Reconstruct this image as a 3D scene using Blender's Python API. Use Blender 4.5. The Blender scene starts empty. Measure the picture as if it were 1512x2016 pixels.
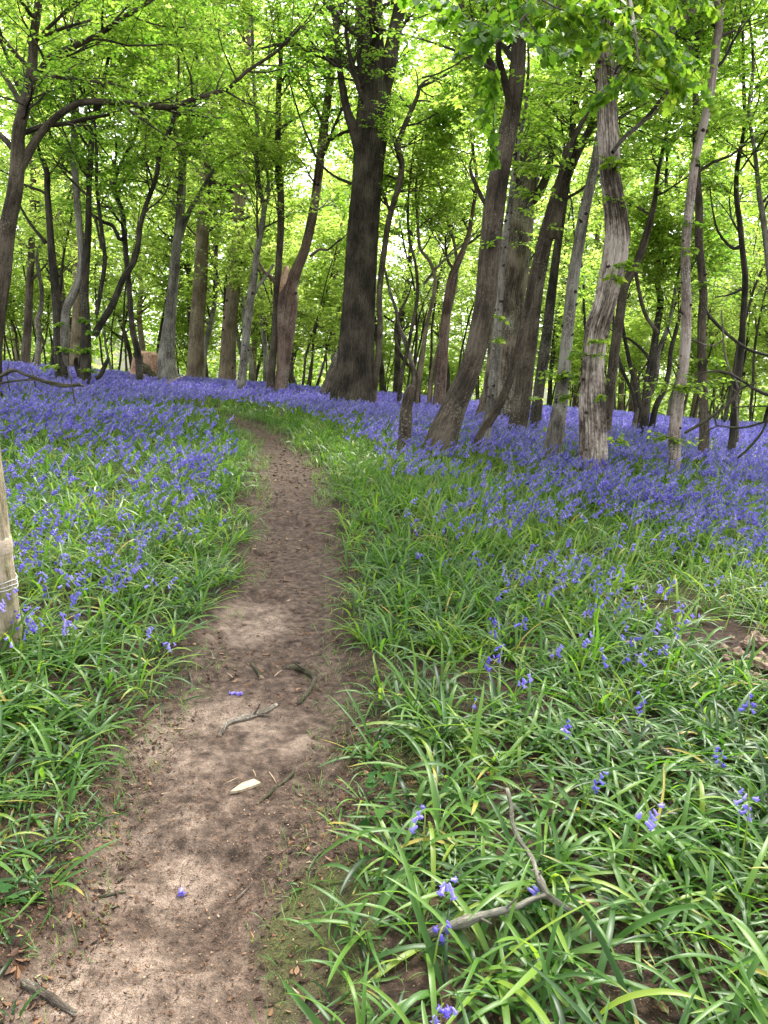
import bpy, math
import numpy as np
from mathutils import Vector, Matrix

rng = np.random.default_rng(11)
SC = bpy.context.scene
COL = SC.collection

# ------------------------------------------------------------------ camera
FPX, PW, PH = 1514.0, 1512.0, 2016.0
PITCH, ROLL, CAMZ = math.radians(11.9), math.radians(3.0), 1.5
F_ = np.array([0, math.cos(PITCH), -math.sin(PITCH)])
R0 = np.array([1.0, 0, 0]); U0 = np.array([0, math.sin(PITCH), math.cos(PITCH)])
R_ = math.cos(ROLL) * R0 + math.sin(ROLL) * U0
U_ = math.cos(ROLL) * U0 - math.sin(ROLL) * R0
CAM = np.array([0, 0, CAMZ])
cam = bpy.data.cameras.new("camera"); camo = bpy.data.objects.new("camera", cam); COL.objects.link(camo)
camo.matrix_world = Matrix(((R_[0], U_[0], -F_[0], 0), (R_[1], U_[1], -F_[1], 0), (R_[2], U_[2], -F_[2], CAMZ), (0, 0, 0, 1)))
cam.sensor_fit = 'VERTICAL'; cam.sensor_height = 24.0
cam.lens = 24.0 * FPX / PH
cam.clip_start = 0.05; cam.clip_end = 2000
SC.camera = camo

# ------------------------------------------------------------------ light
SUN_EL, SUN_AZ = math.radians(52), math.radians(20)      # azimuth from +Y towards +X
w = bpy.data.worlds.new("World"); SC.world = w; w.use_nodes = True
nt = w.node_tree; nt.nodes.clear()
sky = nt.nodes.new("ShaderNodeTexSky"); sky.sky_type = 'NISHITA'; sky.sun_disc = False
sky.sun_elevation = SUN_EL; sky.sun_rotation = SUN_AZ; sky.dust_density = 3.0; sky.air_density = 1.0
hs = nt.nodes.new("ShaderNodeHueSaturation"); hs.inputs['Saturation'].default_value = 0.18
bg = nt.nodes.new("ShaderNodeBackground"); bg.inputs['Strength'].default_value = 0.15
wo = nt.nodes.new("ShaderNodeOutputWorld")
nt.links.new(sky.outputs[0], hs.inputs['Color']); nt.links.new(hs.outputs[0], bg.inputs[0]); nt.links.new(bg.outputs[0], wo.inputs[0])
sl = bpy.data.lights.new("sun", 'SUN'); sl.energy = 1.5; sl.angle = math.radians(14); sl.color = (1.0, 0.95, 0.86)
so = bpy.data.objects.new("sun", sl); COL.objects.link(so)
sd = Vector((math.sin(SUN_AZ) * math.cos(SUN_EL), math.cos(SUN_AZ) * math.cos(SUN_EL), math.sin(SUN_EL)))
so.rotation_euler = sd.to_track_quat('Z', 'Y').to_euler(); so.location = (0, 0, 40)
SC.view_settings.view_transform = 'Standard'; SC.view_settings.look = 'None'
SC.view_settings.exposure = 2.7; SC.view_settings.gamma = 1.0
cy = SC.cycles
cy.max_bounces = 11; cy.diffuse_bounces = 9; cy.glossy_bounces = 2; cy.transmission_bounces = 5
cy.transparent_max_bounces = 4; cy.caustics_reflective = False; cy.caustics_refractive = False
cy.sample_clamp_indirect = 6.0
cy.use_denoising = True

# ------------------------------------------------------------------ maths helpers
def sstep(a, b, x):
    t = np.clip((np.asarray(x, float) - a) / (b - a), 0, 1); return t * t * (3 - 2 * t)
def _h(ix, iy, s):
    n = (ix.astype(np.int64) * 374761393 + iy.astype(np.int64) * 668265263 + s * 974634777) & 0xffffffff
    n = ((n ^ (n >> 13)) * 1274126177) & 0xffffffff
    return ((n ^ (n >> 16)) & 0xffff) / 65535.0
def vnoise(x, y, s=0):
    x = np.asarray(x, float); y = np.asarray(y, float)
    ix = np.floor(x); iy = np.floor(y); fx = x - ix; fy = y - iy
    fx = fx * fx * (3 - 2 * fx); fy = fy * fy * (3 - 2 * fy)
    a = _h(ix, iy, s); b = _h(ix + 1, iy, s); c = _h(ix, iy + 1, s); d = _h(ix + 1, iy + 1, s)
    return (a + (b - a) * fx) * (1 - fy) + (c + (d - c) * fx) * fy
def fbm(x, y, s=0, o=4):
    v = 0; a = .5; t = 0
    for i in range(o):
        v = v + a * vnoise(x * 2 ** i, y * 2 ** i, s + i * 17); t += a; a *= .5
    return v / t
def hbase(x, y):
    x = np.asarray(x, float); y = np.asarray(y, float)
    sp = np.log1p(np.exp(np.clip((y - 23.5) / 2.0, -30, 30))) * 2.0
    return (-0.03 * np.clip(x, -40, 40) * sstep(3, 14, y) + 0.10 * (vnoise(x / 3.1 + 5, y / 3.1, 3) - .5) * sstep(2, 8, y)
            - 0.085 * np.minimum(sp, 45))
def nrm(v):
    return v / np.maximum(np.linalg.norm(v, axis=-1, keepdims=True), 1e-9)
def pdir(px, py):
    px = np.asarray(px, float); py = np.asarray(py, float)
    return F_ + ((px - PW / 2) / FPX)[..., None] * R_ - ((py - PH / 2) / FPX)[..., None] * U_
def hit(px, py, dz=0.0, hf=None):
    """where the sight line through a photo point meets the ground raised by dz"""
    hf = hf or hbase
    d = pdir(px, py); t = np.geomspace(0.4, 120, 4000)
    P = CAM + d * t[:, None]; g = P[:, 2] - hf(P[:, 0], P[:, 1]) - dz
    k = np.argmax(g < 0) if (g < 0).any() else len(t) - 1
    k = max(k, 1); f = g[k - 1] / (g[k - 1] - g[k] + 1e-9); return P[k - 1] + (P[k] - P[k - 1]) * np.clip(f, 0, 1)
def atdepth(px, py, Y):
    d = pdir(px, py); return CAM + d * (Y / d[1]), Y / d[1]
def project(P):
    v = P - CAM; z = v @ F_; z = np.where(np.abs(z) < 1e-6, 1e-6, z)
    return PW / 2 + FPX * (v @ R_) / z, PH / 2 - FPX * (v @ U_) / z, z

# ------------------------------------------------------------------ path
PATH = [(2250, -260, 660), (2016, -60, 650), (1900, -10, 655), (1800, 60, 652), (1700, 112, 640), (1600, 165, 650), (1500, 222, 658),
        (1400, 292, 680), (1300, 365, 690), (1220, 412, 662), (1150, 468, 668), (1050, 492, 668), (950, 506, 648),
        (900, 502, 612), (870, 488, 584), (848, 470, 552), (830, 446, 500), (820, 425, 470)]
PL = np.array([hit(l, y) for y, l, r in PATH]); PR = np.array([hit(r, y) for y, l, r in PATH])
def path_edges(y):
    return np.interp(y, PL[:, 1], PL[:, 0]), np.interp(y, PR[:, 1], PR[:, 0])
PYMIN, PYMAX = PL[0, 1], max(PL[-1, 1], PR[-1, 1])
def path_dist(x, y):
    """distance outside the path edge (negative inside)"""
    l, r = path_edges(y)
    wob = 0.10 * (fbm(np.asarray(x) * 2.2, np.asarray(y) * 2.2, 40, 3) - .5) * 2
    d = np.maximum(l - x, x - r) + wob
    return np.where(y > PYMAX, d + (y - PYMAX), d)
def height(x, y):
    d = path_dist(x, y)
    m = sstep(.12, -.15, d)
    z = hbase(x, y) - .045 * m
    near = sstep(14, 5, y)
    z = z + near * ((1 - m) * (.035 * (fbm(x * 5, y * 5, 7, 4) - .5)) + m * (.050 * (fbm(x * 2.6, y * 2.6, 9, 3) - .5) + .020 * (fbm(x * 11, y * 11, 12, 4) - .5) + .006 * (fbm(x * 33, y * 33, 15, 2) - .5)
             - .028 * sstep(.60, .74, vnoise(x * 4.5, y * 4.0, 77))))
    return z

# ------------------------------------------------------------------ mesh helpers
class MB:
    def __init__(s): s.V = []; s.F = []; s.M = []; s.n = 0; s.A = {}
    def add(s, V, faces, mat=0, **attrs):
        V = np.asarray(V, np.float32).reshape(-1, 3)
        if len(V) == 0: return
        for f in faces:
            f = np.asarray(f, np.int64)
            if len(f): s.F.append(f + s.n); s.M.append(np.full(len(f), mat, np.int32))
        for k, a in attrs.items():
            a = np.asarray(a, np.float32)
            s.A.setdefault(k, []).append((s.n, a))
        s.V.append(V); s.n += len(V)
    def mesh(s, name, mats, smooth=True, origin=None):
        V = np.concatenate(s.V)
        if origin is not None: V = V - np.asarray(origin, np.float32)
        me = bpy.data.meshes.new(name)
        me.vertices.add(len(V)); me.vertices.foreach_set("co", V.ravel())
        nl = sum(f.size for f in s.F); npoly = sum(len(f) for f in s.F)
        li = np.concatenate([f.ravel() for f in s.F]).astype(np.int32)
        sizes = np.concatenate([np.full(len(f), f.shape[1], np.int32) for f in s.F])
        st = np.concatenate([[0], np.cumsum(sizes)[:-1]]).astype(np.int32)
        me.loops.add(nl); me.loops.foreach_set("vertex_index", li)
        me.polygons.add(npoly); me.polygons.foreach_set("loop_start", st)
        me.polygons.foreach_set("material_index", np.concatenate(s.M))
        me.polygons.foreach_set("use_smooth", np.full(npoly, smooth, bool))
        for k, parts in s.A.items():
            vec = parts[0][1].ndim == 2
            buf = np.zeros((len(V), 3) if vec else len(V), np.float32)
            for o, a in parts: buf[o:o + len(a)] = a
            at = me.attributes.new(k, 'FLOAT_VECTOR' if vec else 'FLOAT', 'POINT')
            at.data.foreach_set("vector" if vec else "value", buf.ravel())
        for m in mats: me.materials.append(m)
        me.update(calc_edges=True)
        return me
    def build(s, name, mats, parent=None, smooth=True, origin=None):
        me = s.mesh(name, mats, smooth, origin)
        o = bpy.data.objects.new(name, me); COL.objects.link(o)
        if parent is not None: o.parent = parent
        elif origin is not None: o.location = origin
        return o
def tag(o, label=None, cat=None, group=None, kind=None):
    if label: o['label'] = label
    if cat: o['category'] = cat
    if group: o['group'] = group
    if kind: o['kind'] = kind
    return o
def empty(name, loc, label=None, cat=None, group=None):
    o = bpy.data.objects.new(name, None); COL.objects.link(o); o.location = [float(v) for v in loc]
    o.empty_display_size = .1
    return tag(o, label, cat, group)
def copy_tree(o, parent=None):
    c = o.copy(); COL.objects.link(c)
    if parent is not None: c.parent = parent
    for ch in list(o.children): copy_tree(ch, c)
    return c

def tubes(P, R, S, mod=None, closed_tip=False):
    """N tubes of K rings: vertices, quads and seamless bark coordinates"""
    P = np.asarray(P, float); R = np.asarray(R, float); N, K, _ = P.shape
    T = np.gradient(P, axis=1); T = nrm(T)
    mean = np.abs(nrm(T.mean(1))); ax = np.argmin(mean, 1); ref = np.eye(3)[ax][:, None, :]
    B = nrm(np.cross(T, np.broadcast_to(ref, T.shape))); C = np.cross(T, B)
    th = np.arange(S) * 2 * math.pi / S
    L = np.concatenate([np.zeros((N, 1)), np.cumsum(np.linalg.norm(np.diff(P, axis=1), axis=2), 1)], 1)
    rr = R[:, :, None] * np.ones(S)
    if mod is not None: rr = rr * mod(th[None, None, :], L[:, :, None], R[:, :, None])
    V = P[:, :, None, :] + rr[..., None] * (np.cos(th)[None, None, :, None] * B[:, :, None, :] + np.sin(th)[None, None, :, None] * C[:, :, None, :])
    r0 = R.max(1)[:, None, None]
    bark = np.stack([np.broadcast_to(np.cos(th) * r0, (N, K, S)), np.broadcast_to(np.sin(th) * r0, (N, K, S)),
                     np.broadcast_to(L[:, :, None], (N, K, S))], -1) + rng.uniform(0, 50, (N, 1, 1, 3))
    i = (np.arange(N)[:, None, None] * K + np.arange(K - 1)[None, :, None]) * S
    j = np.arange(S)[None, None, :]; j2 = (j + 1) % S
    Q = np.stack([i + j, i + j2, i + S + j2, i + S + j], -1).reshape(-1, 4)
    return V.reshape(-1, 3), Q, bark.reshape(-1, 3)
def spline(pts, step):
    """Catmull-Rom resample of points (…, k columns)"""
    pts = np.asarray(pts, float)
    if len(pts) == 2: pts = np.stack([pts[0], pts.mean(0), pts[1]])
    e = np.concatenate([[2 * pts[0] - pts[1]], pts, [2 * pts[-1] - pts[-2]]]); out = []
    for k in range(1, len(e) - 2):
        n = max(2, int(np.linalg.norm(e[k + 1, :3] - e[k, :3]) / step)); t = np.arange(n)[:, None] / n
        a, b, c, d = e[k - 1], e[k], e[k + 1], e[k + 2]
        out.append(.5 * (2 * b + (c - a) * t + (2 * a - 5 * b + 4 * c - d) * t * t + (3 * b - a - 3 * c + d) * t ** 3))
    out.append(pts[-1:]); return np.concatenate(out)
def spawn(P, R, n, t0, t1, ang, length, K, rise=0.0, wig=.12, flat=None, rf=.55, tip=.25, lt=.5, az=None):
    """n child branches on each of N parents"""
    N, Kp, _ = P.shape
    t = t0 + (t1 - t0) * (np.arange(n)[None, :] + rng.uniform(0, 1, (N, n))) / n
    f = t * (Kp - 1); i = np.minimum(f.astype(int), Kp - 2); f = f - i; a = np.arange(N)[:, None]
    p = P[a, i] * (1 - f[..., None]) + P[a, i + 1] * f[..., None]; r = R[a, i] * (1 - f) + R[a, i + 1] * f
    T = nrm(P[a, i + 1] - P[a, i])
    up = np.array([0, 0, 1.0]); side = np.cross(T, up); sn = np.linalg.norm(side, axis=-1, keepdims=True)
    rnd = rng.normal(size=side.shape); rnd[..., 2] = 0
    side = nrm(np.where(sn < .25, np.cross(T, nrm(rnd)), side)); u2 = np.cross(side, T)
    if flat is None: phi = rng.uniform(0, 2 * math.pi, (N, n)) if az is None else az + rng.normal(0, .5, (N, n))
    else: phi = np.where((np.arange(n)[None, :] + rng.integers(0, 2, (N, 1))) % 2 == 0, 0, math.pi) + rng.normal(0, flat, (N, n))
    A = rng.uniform(ang[0], ang[1], (N, n))
    d = np.cos(A)[..., None] * T + np.sin(A)[..., None] * (np.cos(phi)[..., None] * side + np.sin(phi)[..., None] * u2)
    Ln = rng.uniform(length[0], length[1], (N, n)) * (1 - lt * (t - t0) / max(t1 - t0, 1e-6))
    M = N * n; p = p.reshape(M, 3); d = d.reshape(M, 3); Ln = Ln.reshape(M); r = np.minimum(r.reshape(M) * rf, Ln * .03)
    out = [p]; dz = np.array([0, 0, rise])
    for k in range(K - 1):
        d = nrm(d + rng.normal(0, wig, (M, 3)) + dz); out.append(out[-1] + d * (Ln / (K - 1))[:, None])
    PP = np.stack(out, 1); RR = r[:, None] * np.linspace(1, tip, K)[None, :]
    return PP, np.maximum(RR, .0025)

# leaf templates: x along, y across, z up; unit length
LEAF4 = (np.array([[0, 0, 0], [.42, .30, .04], [1, 0, -.08], [.42, -.30, .04]]), np.array([[0, 1, 2], [0, 2, 3]]))
LEAF6 = (np.array([[0, 0, 0], [.3, .28, .05], [.65, .24, .03], [1, 0, -.12], [.65, -.24, .03], [.3, -.28, .05], [.35, 0, 0], [.68, 0, -.03]]),
         np.array([[0, 1, 6], [1, 2, 7], [1, 7, 6], [2, 3, 7], [0, 6, 5], [5, 6, 7], [5, 7, 4], [4, 7, 3]]))
_m = [(0, 0), (.12, .16), (.05, .42), (.30, .36), (.42, .58), (.52, .30), (.72, .34), (1, 0), (.72, -.34), (.52, -.30), (.42, -.58), (.30, -.36), (.05, -.42), (.12, -.16)]
MAPLE = (np.array([[x, y, .06 * abs(y) * 2 - .10 * x * x] for x, y in _m] + [[.4, 0, -.03]]),
         np.array([[14, i, (i + 1) % 14] for i in range(14)]))
def leaves(pos, D, Nn, size, tmpl):
    D = nrm(D); S = nrm(np.cross(Nn, D)); N2 = np.cross(D, S); t, f = tmpl
    V = pos[:, None, :] + size[:, None, None] * (t[None, :, 0:1] * D[:, None] + t[None, :, 1:2] * S[:, None] + t[None, :, 2:3] * N2[:, None])
    n, m = len(pos), len(t)
    Fc = (np.arange(n)[:, None, None] * m + f[None]).reshape(-1, 3)
    return V.reshape(-1, 3), Fc
def leaf_along(P, nl, size, tmpl, mb, mat=0, t0=.1, droop=.15, tilt=.45, keep=None, tone=0.0):
    N, K, _ = P.shape
    t = t0 + (1 - t0) * (np.arange(nl)[None, :] + rng.uniform(0, 1, (N, nl))) / nl
    f = np.minimum(t, .999) * (K - 1); i = f.astype(int); f = (f - i)[..., None]; a = np.arange(N)[:, None]
    p = P[a, i] * (1 - f) + P[a, i + 1] * f; T = nrm(P[a, i + 1] - P[a, i])
    up = np.array([0, 0, 1.0]); side = nrm(np.cross(T, up) + 1e-4 * rng.normal(size=T.shape))
    sg = np.where(np.arange(nl) % 2 == 0, 1, -1)[None, :, None]
    D = T * rng.uniform(.1, .9, (N, nl, 1)) + side * sg * rng.uniform(.5, 1.1, (N, nl, 1)) + rng.normal(0, .2, T.shape); D[..., 2] -= droop
    Nn = up + rng.normal(0, tilt, T.shape)
    p = p.reshape(-1, 3); D = D.reshape(-1, 3); Nn = Nn.reshape(-1, 3)
    if keep is not None:
        k = keep(p); p, D, Nn = p[k], D[k], Nn[k]
    if len(p) == 0: return 0
    s = rng.uniform(size[0], size[1], len(p))
    V, Fc = leaves(p, D, Nn, s, tmpl); m = len(tmpl[0])
    clump = fbm(p[:, 0] * .9 + p[:, 2] * .7, p[:, 1] * .9 - p[:, 2] * .5, 5, 2)
    rv = np.clip(rng.normal(.5, .17, len(p)) + (clump - .5) * .8 + tone + .05, 0, 1)
    mb.add(V, [Fc], mat, rnd=np.repeat(rv, m), bark=np.zeros((len(V), 3))); return len(p)

# ------------------------------------------------------------------ materials
class NT:
    def __init__(s, name):
        s.m = bpy.data.materials.new(name); s.m.use_nodes = True; s.t = s.m.node_tree; s.t.nodes.clear()
        s.out = s.t.nodes.new("ShaderNodeOutputMaterial")
    def n(s, typ, **kw):
        nd = s.t.nodes.new(typ)
        for k, v in kw.items():
            if k.startswith('_'): setattr(nd, k[1:], v)
        return nd
    def l(s, a, b): s.t.links.new(a, b)
    def attr(s, name, out='Fac'): nd = s.n("ShaderNodeAttribute", _attribute_name=name); return nd.outputs[out]
    def noise(s, vec, scale, detail=4, rough=.55, out='Fac'):
        nd = s.n("ShaderNodeTexNoise"); nd.inputs['Scale'].default_value = scale; nd.inputs['Detail'].default_value = detail; nd.inputs['Roughness'].default_value = rough
        if vec is not None: s.l(vec, nd.inputs['Vector'])
        return nd.outputs[out]
    def scale(s, vec, xyz):
        nd = s.n("ShaderNodeMapping"); nd.inputs['Scale'].default_value = xyz; s.l(vec, nd.inputs['Vector']); return nd.outputs[0]
    def ramp(s, fac, stops, interp='LINEAR'):
        nd = s.n("ShaderNodeValToRGB"); cr = nd.color_ramp; cr.interpolation = interp
        while len(cr.elements) > 1: cr.elements.remove(cr.elements[-1])
        for k, (p, c) in enumerate(stops):
            e = cr.elements[0] if k == 0 else cr.elements.new(p)
            e.position = p; e.color = (*c, 1) if len(c) == 3 else c
        s.l(fac, nd.inputs[0]); return nd.outputs[0]
    def mix(s, fac, a, b, mode='MIX'):
        nd = s.n("ShaderNodeMix", _data_type='RGBA', _blend_type=mode)
        for v, i in ((fac, 0), (a, 6), (b, 7)):
            if isinstance(v, (int, float)): nd.inputs[i].default_value = v
            elif isinstance(v, tuple): nd.inputs[i].default_value = (*v, 1)
            else: s.l(v, nd.inputs[i])
        return nd.outputs[2]
    def math(s, op, a, b=0.0):
        nd = s.n("ShaderNodeMath", _operation=op)
        for v, i in ((a, 0), (b, 1)):
            if isinstance(v, (int, float)): nd.inputs[i].default_value = v
            else: s.l(v, nd.inputs[i])
        return nd.outputs[0]
    def bump(s, h, strength, dist):
        nd = s.n("ShaderNodeBump"); nd.inputs['Strength'].default_value = strength; nd.inputs['Distance'].default_value = dist; s.l(h, nd.inputs['Height']); return nd.outputs[0]
    def pbsdf(s, col, rough=.8, spec=.3, normal=None):
        nd = s.n("ShaderNodeBsdfPrincipled")
        if isinstance(col, tuple): nd.inputs['Base Color'].default_value = (*col, 1)
        else: s.l(col, nd.inputs['Base Color'])
        if isinstance(rough, (int, float)): nd.inputs['Roughness'].default_value = rough
        else: s.l(rough, nd.inputs['Roughness'])
        nd.inputs['Specular IOR Level'].default_value = spec
        if normal is not None: s.l(normal, nd.inputs['Normal'])
        return nd.outputs[0]
    def done(s, sh): s.l(sh, s.out.inputs[0]); return s.m

def leaf_mat(name, stops, tstops, rough=.45, spec=.35, tmix=.5, streak=False):
    t = NT(name); r = t.attr('rnd')
    col = t.ramp(r, stops); tc = t.ramp(r, tstops)
    if streak:
        tipc = t.attr('tip'); col = t.mix(tipc, col, (.30, .25, .05)); tc = t.mix(tipc, tc, (.34, .28, .05))
    nd = t.n("ShaderNodeBsdfTranslucent"); t.l(tc, nd.inputs[0])
    ms = t.n("ShaderNodeMixShader"); ms.inputs[0].default_value = tmix
    t.l(t.pbsdf(col, rough, spec), ms.inputs[1]); t.l(nd.outputs[0], ms.inputs[2])
    return t.done(ms.outputs[0])
M_LEAF = leaf_mat("spring_leaf", [(0, (.020, .062, .007)), (.5, (.062, .135, .010)), (1, (.15, .22, .016))],
                  [(0, (.09, .27, .014)), (.5, (.31, .55, .045)), (1, (.54, .70, .11))], spec=.2, tmix=.6)
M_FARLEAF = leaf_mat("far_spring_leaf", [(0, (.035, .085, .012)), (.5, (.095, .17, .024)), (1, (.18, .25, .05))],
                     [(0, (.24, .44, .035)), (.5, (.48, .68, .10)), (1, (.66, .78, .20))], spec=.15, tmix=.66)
M_MAPLE = leaf_mat("maple_leaf", [(0, (.020, .062, .007)), (.5, (.055, .13, .010)), (1, (.13, .21, .016))],
                   [(0, (.07, .20, .010)), (.5, (.22, .42, .025)), (1, (.44, .58, .05))], spec=.12, tmix=.52)
M_STRAP = leaf_mat("strap_leaf", [(0, (.009, .034, .006)), (.45, (.043, .110, .016)), (.8, (.088, .172, .024)), (1, (.16, .225, .03))],
                   [(0, (.03, .10, .008)), (.5, (.115, .28, .018)), (1, (.30, .45, .035))], rough=.40, spec=.28, tmix=.42, streak=True)
M_STEM = leaf_mat("flower_stem", [(0, (.07, .14, .02)), (1, (.20, .27, .045))], [(0, (.10, .2, .02)), (1, (.26, .36, .04))], tmix=.3)
M_GRASS = leaf_mat("verge_grass", [(0, (.030, .085, .016)), (.7, (.09, .19, .03)), (1, (.17, .26, .045))], [(0, (.07, .18, .015)), (.7, (.2, .34, .03)), (1, (.32, .42, .06))], tmix=.4)
M_BELL = leaf_mat("bluebell_petal", [(0, (.080, .065, .33)), (.5, (.195, .162, .54)), (1, (.44, .39, .78))],
                  [(0, (.12, .09, .52)), (.5, (.25, .19, .80)), (1, (.44, .35, .88))], rough=.6, spec=.2, tmix=.4)
M_HERB = leaf_mat("herb_leaf", [(0, (.014, .05, .012)), (1, (.045, .11, .02))], [(0, (.03, .10, .01)), (1, (.10, .22, .02))], spec=.08, rough=.7, tmix=.3)
def bark_mat(name, dark, mid, pale, streak=(7, 1.1), lichen=.0, lic_col=(.34, .36, .29), moss=.0, bump=.6, bscale=60, hard=.10):
    dark, mid, pale = [tuple(c * .80 for c in q) for q in (dark, mid, pale)]
    t = NT(name); v = t.attr('bark', 'Vector')
    s1 = t.noise(t.scale(v, (streak[0], streak[0], streak[1])), 3.0, 5, .6)
    s2 = t.noise(t.scale(v, (bscale, bscale, bscale * .13)), 1.0, 5, .68)
    s3 = t.noise(v, 2.2, 3, .5)
    s4 = t.noise(t.scale(v, (1, 1, .7)), 26, 6, .72)
    f = t.math('ADD', t.math('MULTIPLY', s1, .36), t.math('ADD', t.math('MULTIPLY', s2, .34), t.math('MULTIPLY', s4, .30)))
    f = t.math('ADD', f, t.math('MULTIPLY', t.math('SUBTRACT', s3, .5), .5))
    col = t.ramp(f, [(.50 - hard, dark), (.50, mid), (.50 + hard, pale)])
    if lichen:
        ln = t.noise(v, 34, 5, .7); lb = t.noise(v, 1.6, 2, .5)
        lm = t.ramp(t.math('MULTIPLY', ln, t.math('ADD', lb, .5)), [(.62 - lichen * .2, (0, 0, 0)), (.68 - lichen * .2, (1, 1, 1))])
        col = t.mix(t.math('MULTIPLY', lm, .6), col, lic_col)
    if moss:
        g = t.n("ShaderNodeTexCoord"); sp = t.n("ShaderNodeSeparateXYZ"); t.l(g.outputs['Object'], sp.inputs[0])
        mz = t.math('SUBTRACT', t.noise(v, 9, 4, .6), t.math('MULTIPLY', sp.outputs[2], .55))
        mm = t.ramp(mz, [(.30, (0, 0, 0)), (.48, (1, 1, 1))])
        col = t.mix(t.math('MULTIPLY', mm, moss), col, (.055, .075, .02))
    b = t.bump(t.math('ADD', t.math('ADD', s2, t.math('MULTIPLY', s4, .6)), t.math('MULTIPLY', s1, .8)), bump, .025)
    return t.done(t.pbsdf(col, .88, .2, b))
B_OAK = bark_mat("oak_bark", (.014, .011, .007), (.046, .036, .025), (.098, .081, .057), (14, .8), .0, (.16, .16, .11), .35, 1.0, 55)
B_SMOOTH = bark_mat("smooth_bark", (.024, .018, .012), (.066, .051, .035), (.125, .10, .072), (7, .8), .10, (.20, .18, .13), .25, .7, 70)
B_DARK = bark_mat("dark_bark", (.012, .010, .007), (.032, .027, .019), (.075, .062, .045), (6, 1.2), .06, (.15, .14, .10), .3, .6, 60)
B_PALE = bark_mat("pale_ridged_bark", (.060, .046, .034), (.27, .22, .175), (.60, .52, .44), (15, .42), .0, bump=1.0, bscale=44, hard=.085)
B_RIDGE = bark_mat("brown_ridged_bark", (.040, .030, .021), (.125, .098, .070), (.235, .19, .14), (16, .5), .08, bump=1.0, bscale=34, hard=.075)
B_TAN = bark_mat("tan_bark", (.085, .062, .040), (.16, .122, .082), (.24, .19, .13), (5, .8), .12, (.3, .28, .2), .3, .5, 50)
B_RED = bark_mat("reddish_bark", (.050, .032, .024), (.125, .080, .060), (.21, .15, .115), (5, .8), .2, (.26, .24, .19), .3, .5, 50)
B_GREY = bark_mat("grey_lichen_bark", (.055, .048, .038), (.14, .125, .10), (.26, .245, .205), (6, 1.0), .22, (.32, .31, .25), .2, .5, 60)
B_TWIG = bark_mat("twig_bark", (.020, .016, .011), (.05, .04, .028), (.10, .08, .055), (8, 2), .0, bump=.2)
B_DEAD = bark_mat("dead_wood", (.035, .027, .019), (.115, .093, .069), (.24, .205, .155), (12, .8), .2, (.4, .4, .34), bump=.7, bscale=60)
B_KNOT = bark_mat("dark_knot", (.014, .010, .007), (.040, .030, .020), (.085, .066, .045), (9, 9), bump=1.0, bscale=50)
B_CHIP = bark_mat("split_wood", (.20, .14, .085), (.33, .25, .16), (.45, .37, .26), (20, 1.0), bump=.3, bscale=90)
B_CUT = bark_mat("cut_stump_wood", (.17, .085, .05), (.42, .25, .165), (.62, .42, .30), (8, 6), bump=.5, bscale=40)
def soil_mat(name):
    t = NT(name); g = t.n("ShaderNodeTexCoord").outputs['Object']; p = t.attr('pathness')
    n1 = t.noise(g, 2.6, 5, .62); n2 = t.noise(g, 22, 6, .7); n3 = t.noise(g, 150, 3, .7); n4 = t.noise(g, 7, 4, .6)
    hum = t.ramp(n2, [(.32, (.009, .006, .004)), (.5, (.032, .020, .013)), (.68, (.075, .046, .029))])
    dirt = t.ramp(t.math('ADD', t.math('MULTIPLY', n2, .55), t.math('MULTIPLY', n3, .45)),
                  [(.34, (.055, .039, .028)), (.50, (.170, .126, .094)), (.64, (.295, .228, .176))])
    wet = t.ramp(n2, [(.34, (.018, .012, .008)), (.52, (.062, .042, .030)), (.68, (.130, .092, .067))])
    dirt = t.mix(t.ramp(t.math('ADD', t.math('MULTIPLY', n1, .6), t.math('MULTIPLY', n4, .4)), [(.42, (0, 0, 0)), (.56, (1, 1, 1))]), wet, dirt)
    dry = t.attr('dry')
    dirt = t.mix(dry, wet, dirt)
    f = t.ramp(t.math('ADD', p, t.math('MULTIPLY', t.math('SUBTRACT', n4, .5), .5)), [(.35, (0, 0, 0)), (.75, (1, 1, 1))])
    col = t.mix(f, hum, dirt)
    vo = t.n("ShaderNodeTexVoronoi"); vo.inputs['Scale'].default_value = 75; t.l(g, vo.inputs['Vector'])
    sp = t.ramp(vo.outputs['Distance'], [(.10, (1, 1, 1)), (.17, (0, 0, 0))])
    spc = t.ramp(t.noise(g, 90, 1), [(.35, (.03, .018, .012)), (.6, (.22, .155, .10)), (.75, (.38, .31, .23))])
    sep = t.n("ShaderNodeSeparateColor"); t.l(vo.outputs['Color'], sep.inputs[0])
    col = t.mix(t.math('MULTIPLY', sp, t.math('GREATER_THAN', sep.outputs[0], .72)), col, spc)
    ms = t.attr('moss'); mn = t.ramp(t.math('MULTIPLY', ms, t.math('MULTIPLY', t.math('ADD', n2, .15), t.math('ADD', n4, .35))), [(.36, (0, 0, 0)), (.62, (1, 1, 1))])
    col = t.mix(t.math('MULTIPLY', mn, .85), col, t.ramp(n3, [(.3, (.016, .020, .006)), (.7, (.070, .080, .020))]))
    b = t.bump(t.math('ADD', t.math('MULTIPLY', n2, .9), t.math('MULTIPLY', n3, .5)), .9, .02)
    return t.done(t.pbsdf(col, .93, .18, b))
M_SOIL = soil_mat("woodland_soil")
def litter_mat():
    t = NT("leaf_litter"); r = t.attr('rnd')
    col = t.ramp(r, [(0, (.014, .008, .005)), (.3, (.050, .025, .013)), (.55, (.115, .058, .027)), (.75, (.17, .10, .055)), (.9, (.27, .20, .125)), (1, (.40, .33, .24))])
    return t.done(t.pbsdf(col, .75, .25))
M_LITTER = litter_mat()
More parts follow.
